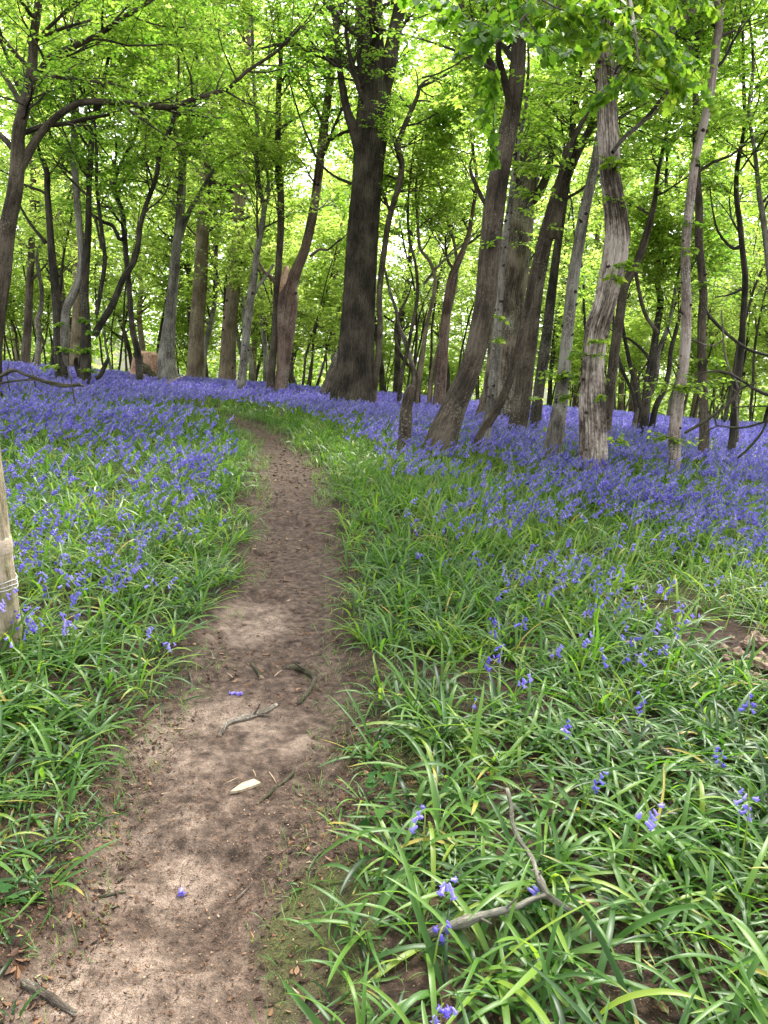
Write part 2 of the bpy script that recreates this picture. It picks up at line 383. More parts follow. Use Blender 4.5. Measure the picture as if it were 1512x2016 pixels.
def simple(name, a, b, scale, rough=.8, bump=.3, metal=0):
    t = NT(name); g = t.n("ShaderNodeTexCoord").outputs['Object']; n = t.noise(g, scale, 5, .6)
    return t.done(t.pbsdf(t.ramp(n, [(.3, a), (.7, b)]), rough, .35, t.bump(n, bump, .01)))
M_WIRE = simple("galvanised_wire", (.25, .25, .25), (.42, .42, .42), 60, .45)
M_CLOD = simple("dry_clod", (.045, .029, .019), (.27, .19, .13), 30, .95, 1.0)

# ------------------------------------------------------------------ ground and path
def axis(near0, near1, step, far0, far1, g=1.12):
    a = list(np.arange(near0, near1 + 1e-6, step)); s = step
    while a[-1] < far1: s *= g; a.append(a[-1] + s)
    s = step; b = []; v = near0
    while v > far0: s *= g; v -= s; b.append(v)
    return np.array(b[::-1] + a)
gx = axis(-2.2, 2.4, .018, -260, 260, 1.09); gy = axis(.75, 6.5, .018, -40, 420, 1.035)
X, Y = np.meshgrid(gx, gy); Z = height(X, Y)
PD = path_dist(X, Y)
GV = np.stack([X, Y, Z], -1).reshape(-1, 3); nx, ny = len(gx), len(gy)
idx = np.arange(nx * ny).reshape(ny, nx)
GQ = np.stack([idx[:-1, :-1], idx[:-1, 1:], idx[1:, 1:], idx[1:, :-1]], -1).reshape(-1, 4)
pathness = sstep(.16, -.14, PD).ravel()
# drier paler patches on the trodden middle, by where the feet and the rain leave them
gpx, gpy, gz = project(GV)
dryspots = [(240, 1900, 200, 100), (410, 1420, 180, 75), (290, 1690, 140, 80), (490, 1215, 100, 40), (560, 1430, 70, 40), (240, 1620, 80, 40), (390, 1560, 80, 50), (260, 2010, 150, 50)]
def spotfield(spots):
    d = np.zeros(len(GV))
    for cx, cy_, rx, ry in spots:
        c = hit(cx, cy_); ax_ = np.linalg.norm(hit(cx + rx, cy_) - c); ay = np.linalg.norm(hit(cx, cy_ - ry) - c)
        q = np.sqrt(((GV[:, 0] - c[0]) / ax_) ** 2 + ((GV[:, 1] - c[1]) / ay) ** 2)
        d = np.maximum(d, sstep(1.25, .45, q + .5 * (fbm(GV[:, 0] * 4, GV[:, 1] * 4, 91, 4) - .5)))
    return d
dry = .04 + .96 * spotfield(dryspots)
moss = np.maximum(spotfield([(650, 1800, 170, 160), (1010, 1850, 260, 150), (1290, 1130, 150, 50), (590, 1900, 90, 110), (850, 1480, 160, 120)]),
                  .55 * sstep(.62, .5, np.abs(PD.ravel() - .05) * 4)) * (gz > 0)
moss = np.maximum(moss, sstep(20, 30, GV[:, 1]) * 1.2)
inside = ((PD.ravel() < .02) & (GV[:, 1] < PYMAX))[GQ].all(1)
for nm, sel, lab, cat in (("ground", ~inside, "dark humus woodland floor under the bluebells", "ground"), ("path", inside, "bare trodden dirt footpath winding into the wood", "path")):
    q = GQ[sel]; u, inv = np.unique(q, return_inverse=True)
    mb = MB(); mb.add(GV[u], [inv.reshape(-1, 4)], 0, pathness=pathness[u], dry=dry[u], moss=moss[u])
    tag(mb.build(nm, [M_SOIL]), lab, cat, kind='structure')
def gz_(x, y): return height(x, y)

# ------------------------------------------------------------------ trees
def stem_pts(pts, Y, ext=0.0, ground=True, wig=0.0, lean=.5):
    """photo polyline -> world centre line with radii; optional growth beyond the frame"""
    out = []
    for p in pts:
        Yp = p[3] if len(p) > 3 else Y
        P, dep = atdepth(p[0], p[1], Yp); out.append([*P, p[2] * .96 / 2 / FPX * dep])
    out = np.array(out)
    if wig:
        out[1:, 1] += np.cumsum(rng.normal(0, wig, len(out) - 1))
    if ground:
        b = out[0].copy(); g = float(hbase(b[0], b[1])) - .12
        if b[2] > g + .1:
            b[0] -= (out[1, 0] - out[0, 0]) * .3 * min(1, (b[2] - g) / max(out[1, 2] - out[0, 2], .1)); b[2] = g; b[3] *= 1.08; out = np.concatenate([[b], out])
    if ext > 0:
        d = nrm(out[-1, :3] - out[-2, :3]); r = out[-1, 3]; n = max(3, int(ext / .8)); p = out[-1, :3].copy(); r0 = r
        rows = []
        for k in range(n):
            d = nrm(d + np.array([0, 0, .25 * lean]) + rng.normal(0, .10, 3)); p = p + d * ext / n; r = r0 * (1 - .75 * (k + 1) / n); rows.append([*p, max(r, .012)])
        out = np.concatenate([out, rows])
    return out
def trunk_mod(flare=0.0, ridges=0.0, k=9, lump=.04, seed=0, fl=.42):
    rr = np.random.default_rng(seed); ph = rr.uniform(0, 6.28, 8)
    def f(th, L, R):
        m = 1 + lump * (np.sin(3 * th + ph[0] + 1.3 * L) * np.sin(1.1 * L + ph[1]) + .6 * np.sin(5 * th + ph[2] - 2.1 * L))
        if flare: m = m + flare * np.exp(-np.maximum(L - .2, 0) / fl) * (.75 + .35 * np.cos(5 * th + ph[3]) + .2 * np.cos(8 * th + ph[4]))
        if ridges:
            w_ = th + .12 * np.sin(1.7 * L + ph[5]) + .06 * np.sin(5.1 * L + ph[6])
            m = m + ridges * (np.abs(np.sin(k * .5 * w_ + .6 * np.sin(2 * w_ + L))) - .9) + ridges * .45 * np.sin((2 * k + 1) * w_ + 2 * np.sin(L * 1.9 + ph[7]))
        return m
    return f
def knobs(mb, C, n, size, rs, t0=.05, t1=.8, mat=1):
    """dark knots of old shoots on a trunk"""
    t = rs.uniform(t0, t1, n); i = (t * (len(C) - 2)).astype(int)
    th = rs.uniform(math.pi, 2 * math.pi, n); d = np.stack([np.cos(th), np.sin(th), rs.normal(0, .2, n)], -1)
    p = C[i, :3] + d * C[i, 3:4] * .96; s = rs.uniform(size * .5, size, n)
    u = np.array([[0, 0, 1], [0, 0, -1], [1, 0, 0], [-1, 0, 0], [0, 1, 0], [0, -1, 0]], float)
    e = [(0, 2, 4), (0, 4, 3), (0, 3, 5), (0, 5, 2), (1, 4, 2), (1, 3, 4), (1, 5, 3), (1, 2, 5)]
    V = []; Fc = []
    for a, b, c in e:                                        # one subdivision of an octahedron
        k = len(V); q = [u[a], u[b], u[c], u[a] + u[b], u[b] + u[c], u[c] + u[a]]; V += [x / np.linalg.norm(x) for x in q]
        Fc += [(k, k + 3, k + 5), (k + 3, k + 1, k + 4), (k + 5, k + 4, k + 2), (k + 3, k + 4, k + 5)]
    V = np.array(V); Fc = np.array(Fc); m = len(V)
    VV = p[:, None, :] + V[None] * s[:, None, None] * rs.uniform(.7, 1.3, (n, m, 1)) * np.array([1, 1, .8])
    mb.add(VV.reshape(-1, 3), [(np.arange(n)[:, None, None] * m + Fc[None]).reshape(-1, 3)], mat, bark=VV.reshape(-1, 3))
def crown_on(mb, C, n1, z0, L1, n2=8, n3=6, nl=11, size=(.07, .10), tmpl=LEAF4, ang=(.7, 1.25), rise=.06, tone=0., az=None, keep=None, l2=(.8, 1.5), l3=(.35, .7)):
    """limbs, side shoots, twigs and leaves on the part of centre line C above z0"""
    P = C[:, :3]; k = np.argmax(P[:, 2] > z0) if (P[:, 2] > z0).any() else len(P) - 3
    P = P[min(k, len(P) - 3):]; R = C[len(C) - len(P):, 3]
    a, ar = spawn(P[None], R[None], n1, .0, .98, ang, L1, 7, rise, .16, az=az, rf=.5, lt=.45)
    b, br = spawn(a, ar, n2, .22, .98, (.5, 1.1), l2, 5, .0, .16, flat=.35, lt=.45)
    c, cr = spawn(b, br, n3, .15, 1.0, (.45, 1.0), l3, 4, -.02, .18, flat=.3, lt=.4)
    for q, r, s in ((a, ar, 6), (b, br, 4), (c, cr, 3)):
        V, Q, bk = tubes(q, r, s); mb.add(V, [Q], 1, bark=bk, rnd=np.zeros(len(V)))
    leaf_along(c, nl, size, tmpl, mb, 0, tone=tone, keep=keep)
    leaf_along(b, 5, size, tmpl, mb, 0, t0=.5, tone=tone, keep=keep)
def spray_on(mb, C, n2, l2, n3, l3, nl, size, tmpl=LEAF4, t0=.1, tone=0., flat=.45, droop=.15, rise=0.):
    b, br = spawn(C[None, :, :3], C[None, :, 3], n2, t0, .99, (.5, 1.2), l2, 5, rise, .15, flat=flat, lt=.3)
    c, cr = spawn(b, br, n3, .12, 1.0, (.45, 1.0), l3, 4, -.02, .18, flat=.35, lt=.4)
    for q, r, s in ((b, br, 4), (c, cr, 3)):
        V, Q, bk = tubes(q, r, s); mb.add(V, [Q], 1, bark=bk, rnd=np.zeros(len(V)))
    leaf_along(c, nl, size, tmpl, mb, 0, tone=tone, droop=droop); leaf_along(b, 5, size, tmpl, mb, 0, t0=.4, tone=tone, droop=droop)
def tuft(mb, P0, n, L, nl, size, tone=.1, side=False):
    """a small leafy bunch growing straight from bark"""
    az = rng.uniform(0, 2 * math.pi, n) if not side else np.where(rng.uniform(size=n) < .5, 0, math.pi) + rng.normal(0, .35, n)
    d = np.stack([np.cos(az), np.sin(az) * (1 if side else .8) - (0 if side else .3), rng.uniform(-.15, .5, n)], -1); d = nrm(d) * rng.uniform(.4, 1, (n, 1)) * L
    t = np.linspace(0, 1, 4)[None, :, None]; P = P0 + d[:, None, :] * t + np.array([0, 0, -.12]) * (t ** 2) * L + rng.normal(0, .02, (n, 4, 3)) * t
    V, Q, bk = tubes(P, np.full((n, 4), .004), 3); mb.add(V, [Q], 1, bark=bk, rnd=np.zeros(len(V)))
    leaf_along(P, nl, size, LEAF6, mb, 0, tone=tone, t0=.15)

def tree(name, label, cat, base, stems, bark, group=None, crown=None, tufts=(), sprays=(), knob=None, flare=.25, ridges=0., rk=9, lump=.04, dz=.28, Y=None, sides=None, step=.12, extras=None):
    """stems: list of (part name, photo polyline [(x, y, width[, depth])], growth beyond the frame, reaches ground)"""
    if Y is None: Y = float(hit(base[0], base[1], dz)[1])
    b0, _ = atdepth(base[0], base[1], Y); org = np.array([b0[0], b0[1], float(hbase(b0[0], b0[1]))])
    root = empty(name, org, label, cat, group); cb = MB(); rs = np.random.default_rng(int(abs(base[0] * 7 + base[1])))
    lines = []
    for si, st in enumerate(stems):
        part, pts, ext, gr = st[:4]; bk_ = st[4] if len(st) > 4 else bark
        C = spline(stem_pts(pts, Y, ext, gr, wig=.03), step); C[:, 3] = np.maximum(C[:, 3], .004); lines.append(C)
        r = C[:, 3].max(); S = sides or (40 if ridges and si == 0 else 24 if r > .12 else 14 if r > .05 else 8)
        if C[:, 3].max() < .12: C = C.copy(); 
        m = MB(); fl = flare * 1.6 if gr else 0
        V, Q, bc = tubes(C[None, :, :3], C[None, :, 3], S, trunk_mod(fl, ridges, rk, lump, abs(int(base[0])) + si))
        m.add(V, [Q], 0, bark=bc)
        n = len(C) - 1                                         # close the top
        top = np.arange(S) + n * S; m.add(C[-1:, :3], [], 0, bark=np.zeros((1, 3)))
        m.F.append(np.stack([top, np.roll(top, -1), np.full(S, m.n - 1)], -1)); m.M.append(np.zeros(S, np.int32))
        if knob and si < knob[2]: knobs(m, C, knob[0], knob[1], rs)
        m.build(part, [bk_, B_KNOT], root, origin=org)
    if crown:
        for si, kw in crown: crown_on(cb, lines[si], **kw)
    for si, kw in sprays: spray_on(cb, lines[si], **kw)
    for (tx, ty, n, L, nl, size, side, dy) in tufts:
        p, _ = atdepth(tx, ty, Y - dy); tuft(cb, p, n, L, nl, size, side=side)
    if cb.n: cb.build("crown", [extras or M_LEAF, B_TWIG], root, smooth=False, origin=org)
    return root, lines, Y

SM = (.066, .102)
tree("oak_tree", "massive straight dark oak trunk forking high up, beside the path's bend", "tree", (693, 790),
     [("trunk", [(693, 790, 84), (698, 740, 78), (703, 650, 70), (709, 550, 67), (715, 450, 65), (723, 350, 62), (729, 290, 66), (733, 240, 66), (738, 180, 66), (730, 110, 58), (727, 0, 56)], 4.5, True),
      ("branch", [(710, 300, 26), (697, 255, 23), (684, 220, 18), (674, 170, 15), (667, 120, 13), (662, 60, 12), (655, 0, 11)], 2.5, False),
      ("branch", [(748, 200, 34), (764, 140, 31), (774, 80, 29), (786, 20, 26), (794, -20, 24)], 3.0, False),
      ("branch", [(692, 362, 7), (655, 345, 5), (628, 318, 5), (608, 275, 4), (590, 230, 3.5), (575, 180, 3)], .5, False)],
     B_OAK, crown=[(0, dict(n1=20, z0=6.2, L1=(2.0, 4.2), size=SM, tone=-.05)), (2, dict(n1=6, z0=6.5, L1=(1.2, 2.2), size=SM, tone=-.1)), (1, dict(n1=6, z0=6., L1=(1., 2.), size=SM, tone=-.1))],
     tufts=[(745, 110, 10, .7, 9, SM, False, .5), (760, 150, 8, .6, 8, SM, False, .5), (725, 60, 9, .6, 9, SM, False, .5)],
     flare=.22, lump=.02, ridges=.045, rk=26)
tree("leaning_hornbeam_tree", "leaning grey tree at the photo's left edge sending one long limb across the frame", "tree", (-14, 700),
     [("trunk", [(-14, 700, 33), (-4, 620, 31), (6, 540, 31), (16, 450, 31), (30, 380, 30), (36, 320, 28), (40, 260, 25), (54, 200, 23), (66, 140, 20), (72, 70, 17), (80, 0, 15)], 3.0, True),
      ("branch", [(38, 335, 20), (60, 290, 17), (78, 262, 15), (112, 226, 14), (150, 203, 13), (185, 198, 13), (250, 202, 12), (330, 207, 11), (370, 195, 10), (420, 178, 9), (450, 165, 8), (480, 135, 7), (540, 92, 6), (580, 55, 5), (610, 20, 4)], 1.0, False),
      ("branch", [(70, 150, 13), (105, 110, 12), (150, 92, 11), (200, 65, 10), (240, 40, 9), (290, 8, 7)], 2.0, False),
      ("branch", [(42, 480, 7), (60, 500, 7), (85, 470, 0.1), (60, 440, 5)][:2] + [(90, 478, 6), (60, 432, 5), (40, 410, 5)][:0] + [(84, 478, 5)], .3, False)][:3],
     B_SMOOTH, Y=14.2, crown=[(0, dict(n1=24, z0=4.4, L1=(1.5, 3.4), size=SM, tone=-.12)), (2, dict(n1=14, z0=4.6, L1=(1.0, 2.4), size=SM, tone=-.12))],
     sprays=[(1, dict(n2=22, l2=(.8, 1.8), n3=7, l3=(.3, .7), nl=9, size=SM, t0=.32, tone=-.12, flat=.9, rise=.05))], flare=.1)
tree("mossy_coppice_tree", "twin-stemmed dark coppice with ivy tufts at its foot, left of the clearing", "tree", (122, 748),
     [("trunk", [(122, 748, 24), (119, 690, 22), (114, 620, 19), (109, 560, 17), (104, 500, 15), (99, 440, 13), (94, 380, 12), (92, 340, 12), (80, 310, 9), (70, 280, 7)], 1.5, True),
      ("trunk", [(126, 720, 20), (128, 660, 18), (131, 610, 17), (142, 585, 17), (155, 550, 16), (158, 510, 14), (154, 450, 13), (150, 400, 14), (146, 330, 13), (144, 260, 12), (142, 200, 10), (143, 140, 9), (146, 60, 8)], 3, False, B_GREY),
      ("branch", [(90, 478, 9), (76, 462, 7), (58, 440, 6), (42, 412, 5)], .6, False),
      ("branch", [(116, 598, 5), (122, 594, 5), (140, 590, 5)], 0, False)],
     B_DARK, crown=[(1, dict(n1=14, z0=4.3, L1=(.8, 2.2), size=SM)), (0, dict(n1=5, z0=4.0, L1=(.6, 1.2), size=SM))],
     tufts=[(130, 690, 10, .35, 8, SM, False, .2), (108, 722, 12, .4, 9, SM, False, .25), (112, 640, 5, .25, 6, SM, False, .2)], flare=.15)
tree("sinuous_hazel_tree", "ivy-footed dark hazel with one stem bowing out to the right", "tree", (168, 752),
     [("trunk", [(168, 752, 22), (169, 690, 20), (169, 620, 18), (168, 580, 18), (172, 520, 15), (174, 460, 13), (176, 380, 11), (180, 310, 11), (183, 250, 11), (195, 200, 9), (205, 150, 7)], 2.5, True),
      ("branch", [(186, 660, 14), (200, 636, 14), (218, 610, 14), (232, 580, 13), (246, 548, 12), (262, 522, 12), (272, 490, 11), (278, 440, 10), (290, 400, 9), (308, 350, 9), (316, 300, 9), (334, 262, 9), (346, 230, 7), (352, 190, 6)], 2.0, False),
      ("branch", [(190, 620, 9), (197, 570, 9), (206, 510, 9), (198, 440, 8), (191, 370, 7), (190, 300, 6), (186, 220, 5)], 1.5, False),
      ("branch", [(178, 262, 6), (166, 250, 5), (152, 220, 4), (130, 190, 4)], .5, False),
      ("branch", [(195, 480, 0.1), (200, 490, 5), (188, 430, 5), (175, 420, 4)][1:], .0, False),
      ("branch", [(160, 745, 12), (155, 735, 12), (146, 715, 9), (150, 705, 6)], 0, False),
      ("branch", [(188, 745, 9), (196, 740, 9), (206, 720, 9), (214, 705, 7)], 0, False)],
     B_DARK, crown=[(0, dict(n1=12, z0=4.2, L1=(.8, 2.0), size=SM)), (1, dict(n1=12, z0=3.8, L1=(.8, 1.8), size=SM)), (2, dict(n1=6, z0=3.5, L1=(.6, 1.2), size=SM))],
     tufts=[(168, 690, 12, .28, 9, SM, False, .2), (172, 730, 8, .25, 8, SM, False, .2), (175, 630, 7, .25, 8, SM, False, .2), (180, 655, 5, .25, 7, SM, False, .2)], flare=.15)
tree("wavy_hazel_tree", "thin sinuous black-barked hazel between the left coppices and the pale twisted trunk", "tree", (272, 700),
     [("trunk", [(272, 700, 14), (262, 650, 12), (256, 590, 11), (250, 540, 11), (244, 490, 11), (240, 440, 11), (236, 415, 11), (226, 390, 10), (217, 365, 10), (224, 340, 8), (238, 305, 7), (258, 270, 6), (270, 230, 5), (275, 200, 4)], 1.5, True),
      ("branch", [(242, 470, 9), (234, 470, 8), (222, 445, 8), (205, 438, 7), (180, 422, 6)], 0, False),
      ("branch", [(224, 340, 5), (229, 300, 5), (226, 260, 4), (213, 225, 4)], .8, False)],
     B_DARK, Y=19.5, crown=[(0, dict(n1=16, z0=4.0, L1=(.8, 1.8), size=SM)), (2, dict(n1=5, z0=4.5, L1=(.6, 1.2), size=SM))], flare=.1)
tree("twisted_hornbeam_tree", "pale buttressed trunk with a twisted foot beside the pinkish cut stump", "tree", (335, 748),
     [("trunk", [(330, 748, 36), (328, 710, 31), (332, 660, 26), (338, 600, 22), (345, 540, 20), (349, 490, 18), (354, 440, 18), (358, 380, 17), (361, 320, 16), (366, 290, 14), (374, 255, 14), (383, 200, 12), (392, 130, 10), (398, 60, 8)], 3, True),
      ("branch", [(356, 468, 10), (364, 440, 10), (378, 405, 9), (398, 372, 8), (414, 345, 8), (432, 325, 6), (455, 310, 5), (480, 300, 4)], .6, False),
      ("branch", [(360, 318, 12), (354, 285, 11), (347, 262, 10), (342, 235, 9), (340, 200, 7)], 2.0, False),
      ("branch", [(347, 410, 7), (330, 388, 5), (305, 370, 5), (275, 345, 4), (255, 320, 4), (240, 300, 3)], .5, False)],
     B_GREY, crown=[(0, dict(n1=16, z0=4.6, L1=(1.0, 2.2), size=SM)), (2, dict(n1=8, z0=5., L1=(.8, 1.6), size=SM)), (1, dict(n1=8, z0=3., L1=(.5, 1.0), size=SM, tone=.1))], flare=.35, ridges=.10, rk=7, lump=.07)
tree("beech_tree", "stout smooth tan beech trunk far back, right of the pale twisted trunk", "tree", (386, 730),
     [("trunk", [(385, 730, 34), (388, 650, 30), (392, 580, 29), (397, 500, 27), (401, 420, 25), (406, 340, 25), (412, 250, 24), (418, 150, 22), (424, 50, 20)], 5, True)],
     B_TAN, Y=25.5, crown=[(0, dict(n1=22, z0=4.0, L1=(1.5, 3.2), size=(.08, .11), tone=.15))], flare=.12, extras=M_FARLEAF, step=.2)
tree("knobbly_beech_tree", "tan trunk studded with dark knots, far back beside the smooth tan beech", "tree", (450, 732),
     [("trunk", [(447, 732, 34), (451, 650, 30), (458, 580, 28), (465, 500, 25), (470, 420, 24), (474, 340, 24), (479, 240, 22), (484, 120, 20), (488, 0, 18)], 5, True)],
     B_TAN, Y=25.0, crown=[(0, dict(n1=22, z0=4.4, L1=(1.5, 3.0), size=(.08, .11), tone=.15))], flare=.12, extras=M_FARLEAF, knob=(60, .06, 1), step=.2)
tree("spotted_hazel_tree", "slim leaning pale-spotted stem rising at the far end of the path", "tree", (474, 764),
     [("trunk", [(474, 764, 18), (480, 710, 17), (485, 660, 17), (492, 600, 16), (500, 550, 15), (506, 500, 13), (514, 450, 12), (520, 410, 10), (512, 370, 9), (506, 310, 9), (508, 240, 8), (500, 160, 7), (498, 80, 6)], 2, True),
      ("branch", [(518, 425, 6), (528, 380, 6), (524, 330, 5), (516, 300, 5), (520, 250, 4)], .8, False),
      ("branch", [(492, 600, 7), (470, 0, .1), (512, 560, 7), (525, 545, 6), (540, 525, 5)][0:1] + [(506, 565, 6), (520, 548, 6), (538, 520, 5)], 0, False)],
     B_GREY, crown=[(0, dict(n1=16, z0=3.5, L1=(.7, 1.8), size=SM, tone=.1)), (1, dict(n1=5, z0=3., L1=(.5, 1.0), size=SM, tone=.1))], knob=(30, .04, 1), flare=.1)
tree("forked_maple_tree", "reddish forked trunk with a torn stub in its crotch, left of the big oak", "tree", (552, 768),
     [("trunk", [(553, 768, 25), (559, 715, 26), (563, 660, 34), (566, 605, 42), (568, 580, 40), (572, 560, 30), (585, 530, 22), (598, 500, 20), (610, 455, 19), (620, 400, 18), (628, 340, 18), (634, 280, 17), (642, 220, 16), (650, 160, 15), (658, 80, 12)], 3, True),
      ("trunk", [(533, 768, 15), (537, 700, 15), (541, 640, 14), (545, 580, 14), (549, 520, 14), (553, 450, 14), (553, 380, 14), (549, 320, 13), (548, 250, 12), (549, 180, 11), (553, 100, 9)], 3, True, B_SMOOTH),
      ("branch", [(562, 590, 28), (560, 565, 25), (562, 545, 18), (564, 524, 9)], 0, False, B_CUT),
      ("branch", [(549, 560, 10), (532, 545, 9), (520, 535, 7), (512, 520, 5), (500, 500, 4)], .3, False),
      ("branch", [(610, 505, 6), (630, 490, 5), (645, 492, 4), (665, 475, 4)], .5, False)],
     B_RED, crown=[(0, dict(n1=16, z0=4.4, L1=(1.0, 2.2), size=SM)), (1, dict(n1=14, z0=4.2, L1=(.8, 2.0), size=SM))], flare=.2, knob=(10, .05, 1))
tree("leaning_log", "pale leaning dead snag propped just left of the big oak", "dead trunk", (640, 775),
     [("trunk", [(640, 775, 22), (648, 750, 19), (658, 720, 15), (668, 692, 10), (672, 680, 5)], 0, True)], B_DEAD, flare=.1, ridges=.06, rk=6)
tree("crooked_hazel_tree", "thin crooked stem kinking up to the right directly behind the big oak", "tree", (736, 765),
     [("trunk", [(736, 765, 15), (745, 700, 13), (748, 640, 12), (746, 590, 12), (750, 540, 12), (757, 490, 12), (764, 440, 12), (774, 400, 12), (786, 360, 12), (791, 320, 12), (784, 285, 12), (790, 262, 11), (802, 232, 10), (814, 205, 9), (824, 180, 8), (826, 166, 7), (846, 158, 6), (880, 140, 5)], 1.2, True),
      ("branch", [(824, 172, 5), (850, 152, 5), (890, 165, 5), (930, 178, 4), (975, 182, 3)], .4, False)],
     B_SMOOTH, Y=18.5, crown=[(0, dict(n1=18, z0=4.2, L1=(.7, 1.8), size=SM, tone=-.05)), (1, dict(n1=7, z0=5., L1=(.5, 1.0), size=SM, tone=-.05))], flare=.1)
tree("hazel_coppice", "tangle of thin pale crooked stems in the gap between the oak and the leaning trunk", "coppice", (835, 742),
     [("stem", [(868, 745, 24), (872, 690, 22), (876, 640, 20), (882, 590, 18), (890, 545, 16), (905, 510, 13), (920, 470, 10), (930, 420, 8), (938, 350, 7)], 2, True, B_RED),
      ("stem", [(815, 742, 10), (806, 700, 9), (795, 665, 9), (783, 640, 8), (780, 610, 7), (768, 575, 6), (760, 540, 5)], .6, True, B_DEAD),
      ("stem", [(826, 742, 10), (833, 690, 9), (840, 640, 8), (852, 590, 8), (856, 550, 7), (845, 515, 7), (826, 490, 6), (822, 440, 6), (818, 380, 5), (824, 320, 4)], 1, True, B_TAN),
      ("stem", [(790, 742, 9), (800, 700, 8), (812, 640, 7), (822, 580, 7), (818, 520, 6), (806, 470, 6), (803, 410, 5), (808, 350, 4)], 1, True, B_SMOOTH),
      ("stem", [(850, 742, 9), (862, 690, 8), (880, 630, 8), (896, 570, 7), (900, 520, 7), (893, 470, 6), (880, 430, 5), (870, 380, 4)], 1, True, B_TAN),
      ("stem", [(822, 742, 8), (800, 715, 7), (785, 690, 7), (778, 660, 6), (785, 620, 6), (800, 590, 5)], .5, True, B_SMOOTH),
      ("branch", [(834, 560, 6), (850, 540, 6), (880, 590, 5), (905, 620, 5), (920, 650, 4)][:2] + [(866, 520, 5), (890, 500, 4), (915, 478, 4)], .3, False, B_DEAD)],
     B_TAN, Y=19.5, crown=[(0, dict(n1=12, z0=3.2, L1=(.6, 1.5), size=SM, tone=.15)), (2, dict(n1=8, z0=3.6, L1=(.5, 1.2), size=SM, tone=.15)), (3, dict(n1=6, z0=4., L1=(.5, 1.1), size=SM, tone=.15)), (4, dict(n1=6, z0=4., L1=(.5, 1.1), size=SM, tone=.15))], flare=.1)
tree("snapped_snag", "short snapped-off grey snag in the bluebells left of the leaning trunk", "dead trunk", (796, 866),
     [("trunk", [(796, 866, 26), (798, 830, 26), (800, 800, 24), (805, 775, 22), (812, 758, 14)], 0, True)], B_SMOOTH, flare=.08)
tree("curved_hornbeam_tree", "stout grey trunk bowing up from a leaning foot, first right of the path", "tree", (868, 868),
     [("trunk", [(868, 868, 60), (885, 825, 54), (904, 780, 49), (924, 738, 45), (938, 690, 43), (948, 640, 43), (957, 590, 44), (962, 520, 44), (968, 460, 44), (975, 400, 44), (983, 350, 42), (992, 300, 40), (1004, 250, 38), (1013, 200, 35), (1020, 140, 33), (1024, 70, 31), (1028, 0, 29)], 4, True),
      ("branch", [(962, 415, 8), (948, 385, 9), (935, 360, 8), (925, 330, 6), (930, 310, 4)], 0, False),
      ("branch", [(985, 180, 7), (960, 130, 6), (930, 105, 5), (900, 120, 4)], .5, False)],
     B_SMOOTH, crown=[(0, dict(n1=14, z0=4.2, L1=(1.2, 2.6), size=SM, tone=-.05))],
     tufts=[(945, 330, 5, .4, 7, SM, False, .3), (960, 480, 4, .3, 6, SM, False, .3)], flare=.12, knob=(14, .03, 1), lump=.03)
tree("slim_spotted_tree", "slim pale-grey stem dotted with knots, tucked against the ridged giant's front", "tree", (955, 858),
     [("trunk", [(955, 858, 20), (966, 800, 20), (972, 740, 20), (977, 690, 19), (983, 610, 16), (988, 540, 15), (996, 470, 14), (1006, 400, 13), (1015, 330, 11), (1022, 280, 10), (1035, 230, 8), (1042, 180, 7)], 1.5, True),
      ("trunk", [(945, 862, 20), (962, 830, 18), (984, 790, 17), (1000, 750, 16), (1015, 700, 16), (1030, 640, 16), (1044, 570, 15), (1058, 500, 14), (1078, 420, 13), (1100, 350, 11), (1120, 290, 9)], 1.5, True, B_SMOOTH)],
     B_GREY, Y=11.6, crown=[(0, dict(n1=9, z0=3.9, L1=(.5, 1.2), size=SM, tone=.05))], flare=.1, knob=(34, .028, 1),
     tufts=[(975, 670, 3, .2, 6, SM, False, .2), (978, 625, 3, .2, 6, SM, False, .2), (1030, 330, 8, .5, 9, SM, False, .3), (1050, 380, 8, .5, 9, SM, False, .3), (1060, 330, 8, .5, 9, SM, False, .3), (1040, 285, 7, .5, 9, SM, False, .3)])
tree("ridged_chestnut_tree", "broad brown deeply ridged trunk with a torn hollow top, standing behind slim stems", "tree", (985, 785),
     [("trunk", [(985, 785, 72), (990, 720, 66), (997, 650, 62), (1006, 580, 60), (1015, 510, 60), (1023, 440, 58), (1030, 380, 56), (1040, 320, 52), (1052, 270, 46), (1066, 220, 36), (1078, 190, 26)], 0, True),
      ("branch", [(1040, 400, 22), (1058, 385, 20), (1075, 350, 16), (1085, 310, 12)], .6, False, B_KNOT),
      ("branch", [(1060, 250, 18), (1090, 180, 10), (1096, 150, 8), (1092, 220, 5)][:1] + [(1098, 215, 9), (1108, 240, 7), (1112, 255, 5)], 0, False, B_DEAD)],
     B_RIDGE, Y=17.5, crown=[(0, dict(n1=7, z0=5.0, L1=(1.0, 2.2), size=(.07, .10)))], flare=.25, ridges=.055, rk=22, lump=.03,
     tufts=[(1045, 420, 8, .7, 9, SM, False, .6), (1062, 470, 8, .7, 9, SM, False, .6), (1035, 480, 6, .5, 8, SM, False, .6)])
